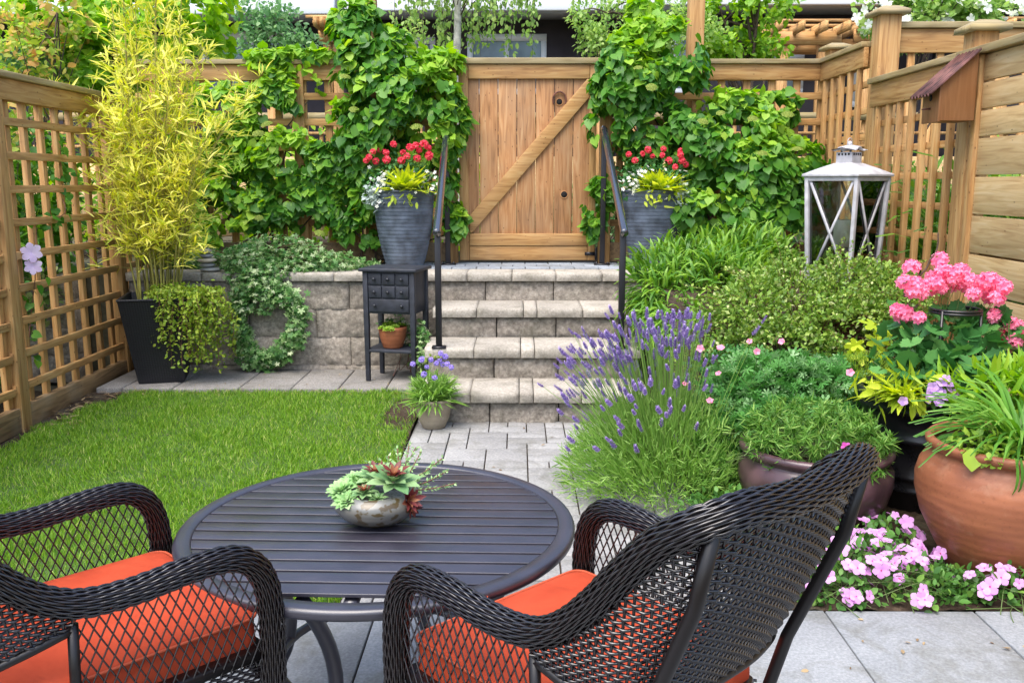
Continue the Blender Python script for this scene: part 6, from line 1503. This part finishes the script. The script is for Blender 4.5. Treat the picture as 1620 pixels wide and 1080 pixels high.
# ------------------------------------------------------------------ houses
def house(label, px0, px1, Y, eave_py, windows, depth=8, wallcol='house', fascia=.28, over=1.0, doors=()):
    x0, _, ze = bp(px0, eave_py, Y); x1 = bp(px1, eave_py, Y)[0]; t = thing('terraced_house', label, 'house', ((x0+x1)/2, Y, .88), 'terraced houses behind the gardens')
    b = MB(); b.box(x0, x1, Y, Y+depth, .88, ze+.3); wl = b.obj('wall', M[wallcol], t)
    b = MB(); b.box(x0-.1, x1+.1, Y-over, Y, ze, ze+.06); b.obj('soffit', M['houselight'], t)
    b = MB(); b.box(x0-.1, x1+.1, Y-over-.12, Y-over, ze-.04, ze+fascia); b.obj('gutter', M['white'], t, bevel=.02)
    b = MB(); V = [(x0-.1, Y-over, ze+fascia-.05), (x1+.1, Y-over, ze+fascia-.05), (x1+.1, Y+depth/2, ze+fascia+1.5), (x0-.1, Y+depth/2, ze+fascia+1.5), (x0-.1, Y+depth, ze+fascia-.05), (x1+.1, Y+depth, ze+fascia-.05), (x0-.1, Y-over, ze+.07), (x1+.1, Y-over, ze+.07), (x0-.1, Y+depth, ze+.07), (x1+.1, Y+depth, ze+.07)]
    b.add(V, [(0, 1, 2, 3), (3, 2, 5, 4), (6, 7, 1, 0), (4, 5, 9, 8), (0, 3, 4, 8, 6), (1, 7, 9, 5, 2)]); b.obj('roof', M['roof'], t)
    for (a, c_, d, e, nm) in windows:
        xa, _, zb = bp(a, e, Y); xb = bp(c_, e, Y)[0]; zt_ = bp(a, d, Y)[2]
        b = MB()
        for (p, q, r, s_) in ((xa, xb, zt_-.12, zt_), (xa, xb, zb, zb+.1), (xa, xa+.1, zb+.1, zt_-.12), (xb-.1, xb, zb+.1, zt_-.12)) + tuple(((xa+(xb-xa)*k/nm-.04, xa+(xb-xa)*k/nm+.04, zb+.1, zt_-.12) for k in range(1, nm))): b.box(p, q, Y-.06, Y+.02, r, s_)
        wf = b.obj('window', M['white'], t); b = MB(); b.box(xa+.08, xb-.08, Y-.015, Y+.0, zb+.08, zt_-.1); b.obj('pane', M['window'], wf)
    return t
house('left terraced house with dark siding behind the maple and small bluish tree', -120, 540, 17, 38, [(323, 482, 52, 150, 2), (40, 75, 62, 120, 1)])
house('middle terraced house with grey purple siding directly behind the gate', 545, 1010, 17.4, 32, [(740, 864, 55, 150, 2), (600, 690, 60, 150, 2)])
house('right terraced house with a wide white gutter behind the pergolas', 1015, 1480, 16.6, 24, [(1222, 1268, 84, 150, 1), (1345, 1372, 50, 170, 1), (1060, 1100, 50, 150, 1)], fascia=.32)
house('far right terraced house half out of the photo behind the dogwood', 1485, 1900, 16.8, 12, [(1700, 1800, 60, 150, 2)])

# ------------------------------------------------------------------ camera, light
cam = bpy.data.cameras.new('camera'); co = bpy.data.objects.new('camera', cam); C.objects.link(co)
cam.sensor_width = 36; cam.lens = 1430/1620*36; cam.clip_end = 1000; cam.clip_start = .05
co.location = (0, 0, 1.63)
th_, ya_ = math.atan(250/1430), math.atan(10/1430)
co.rotation_euler = (PI/2-th_, 0, ya_)
bpy.context.scene.camera = co
w = bpy.data.worlds.new('World'); bpy.context.scene.world = w; w.use_nodes = True
nt = w.node_tree; sky = nt.nodes.new('ShaderNodeTexSky'); sky.sky_type = 'NISHITA'; sky.sun_disc = False
SE, SA = rad(63), rad(-150)     # sun height, azimuth measured from +y towards +x
sky.sun_elevation = SE; sky.sun_rotation = SA; sky.air_density = 1.0; sky.dust_density = 3.0; sky.ozone_density = 1.0
bg = nt.nodes['Background']; bg.inputs[1].default_value = .15
nt.links.new(sky.outputs[0], bg.inputs[0])
sl = bpy.data.lights.new('sun', 'SUN'); sl.energy = 1.5; sl.angle = rad(50); sl.color = (1, .97, .91)
so = bpy.data.objects.new('sun', sl); C.objects.link(so)
d = Vector((math.sin(SA)*math.cos(SE), math.cos(SA)*math.cos(SE), math.sin(SE)))
so.rotation_euler = d.to_track_quat('Z', 'Y').to_euler(); so.location = d*30
vs = bpy.context.scene.view_settings
vs.view_transform = 'Standard'; vs.look = 'None'; vs.gamma = 1; vs.exposure = 1.4
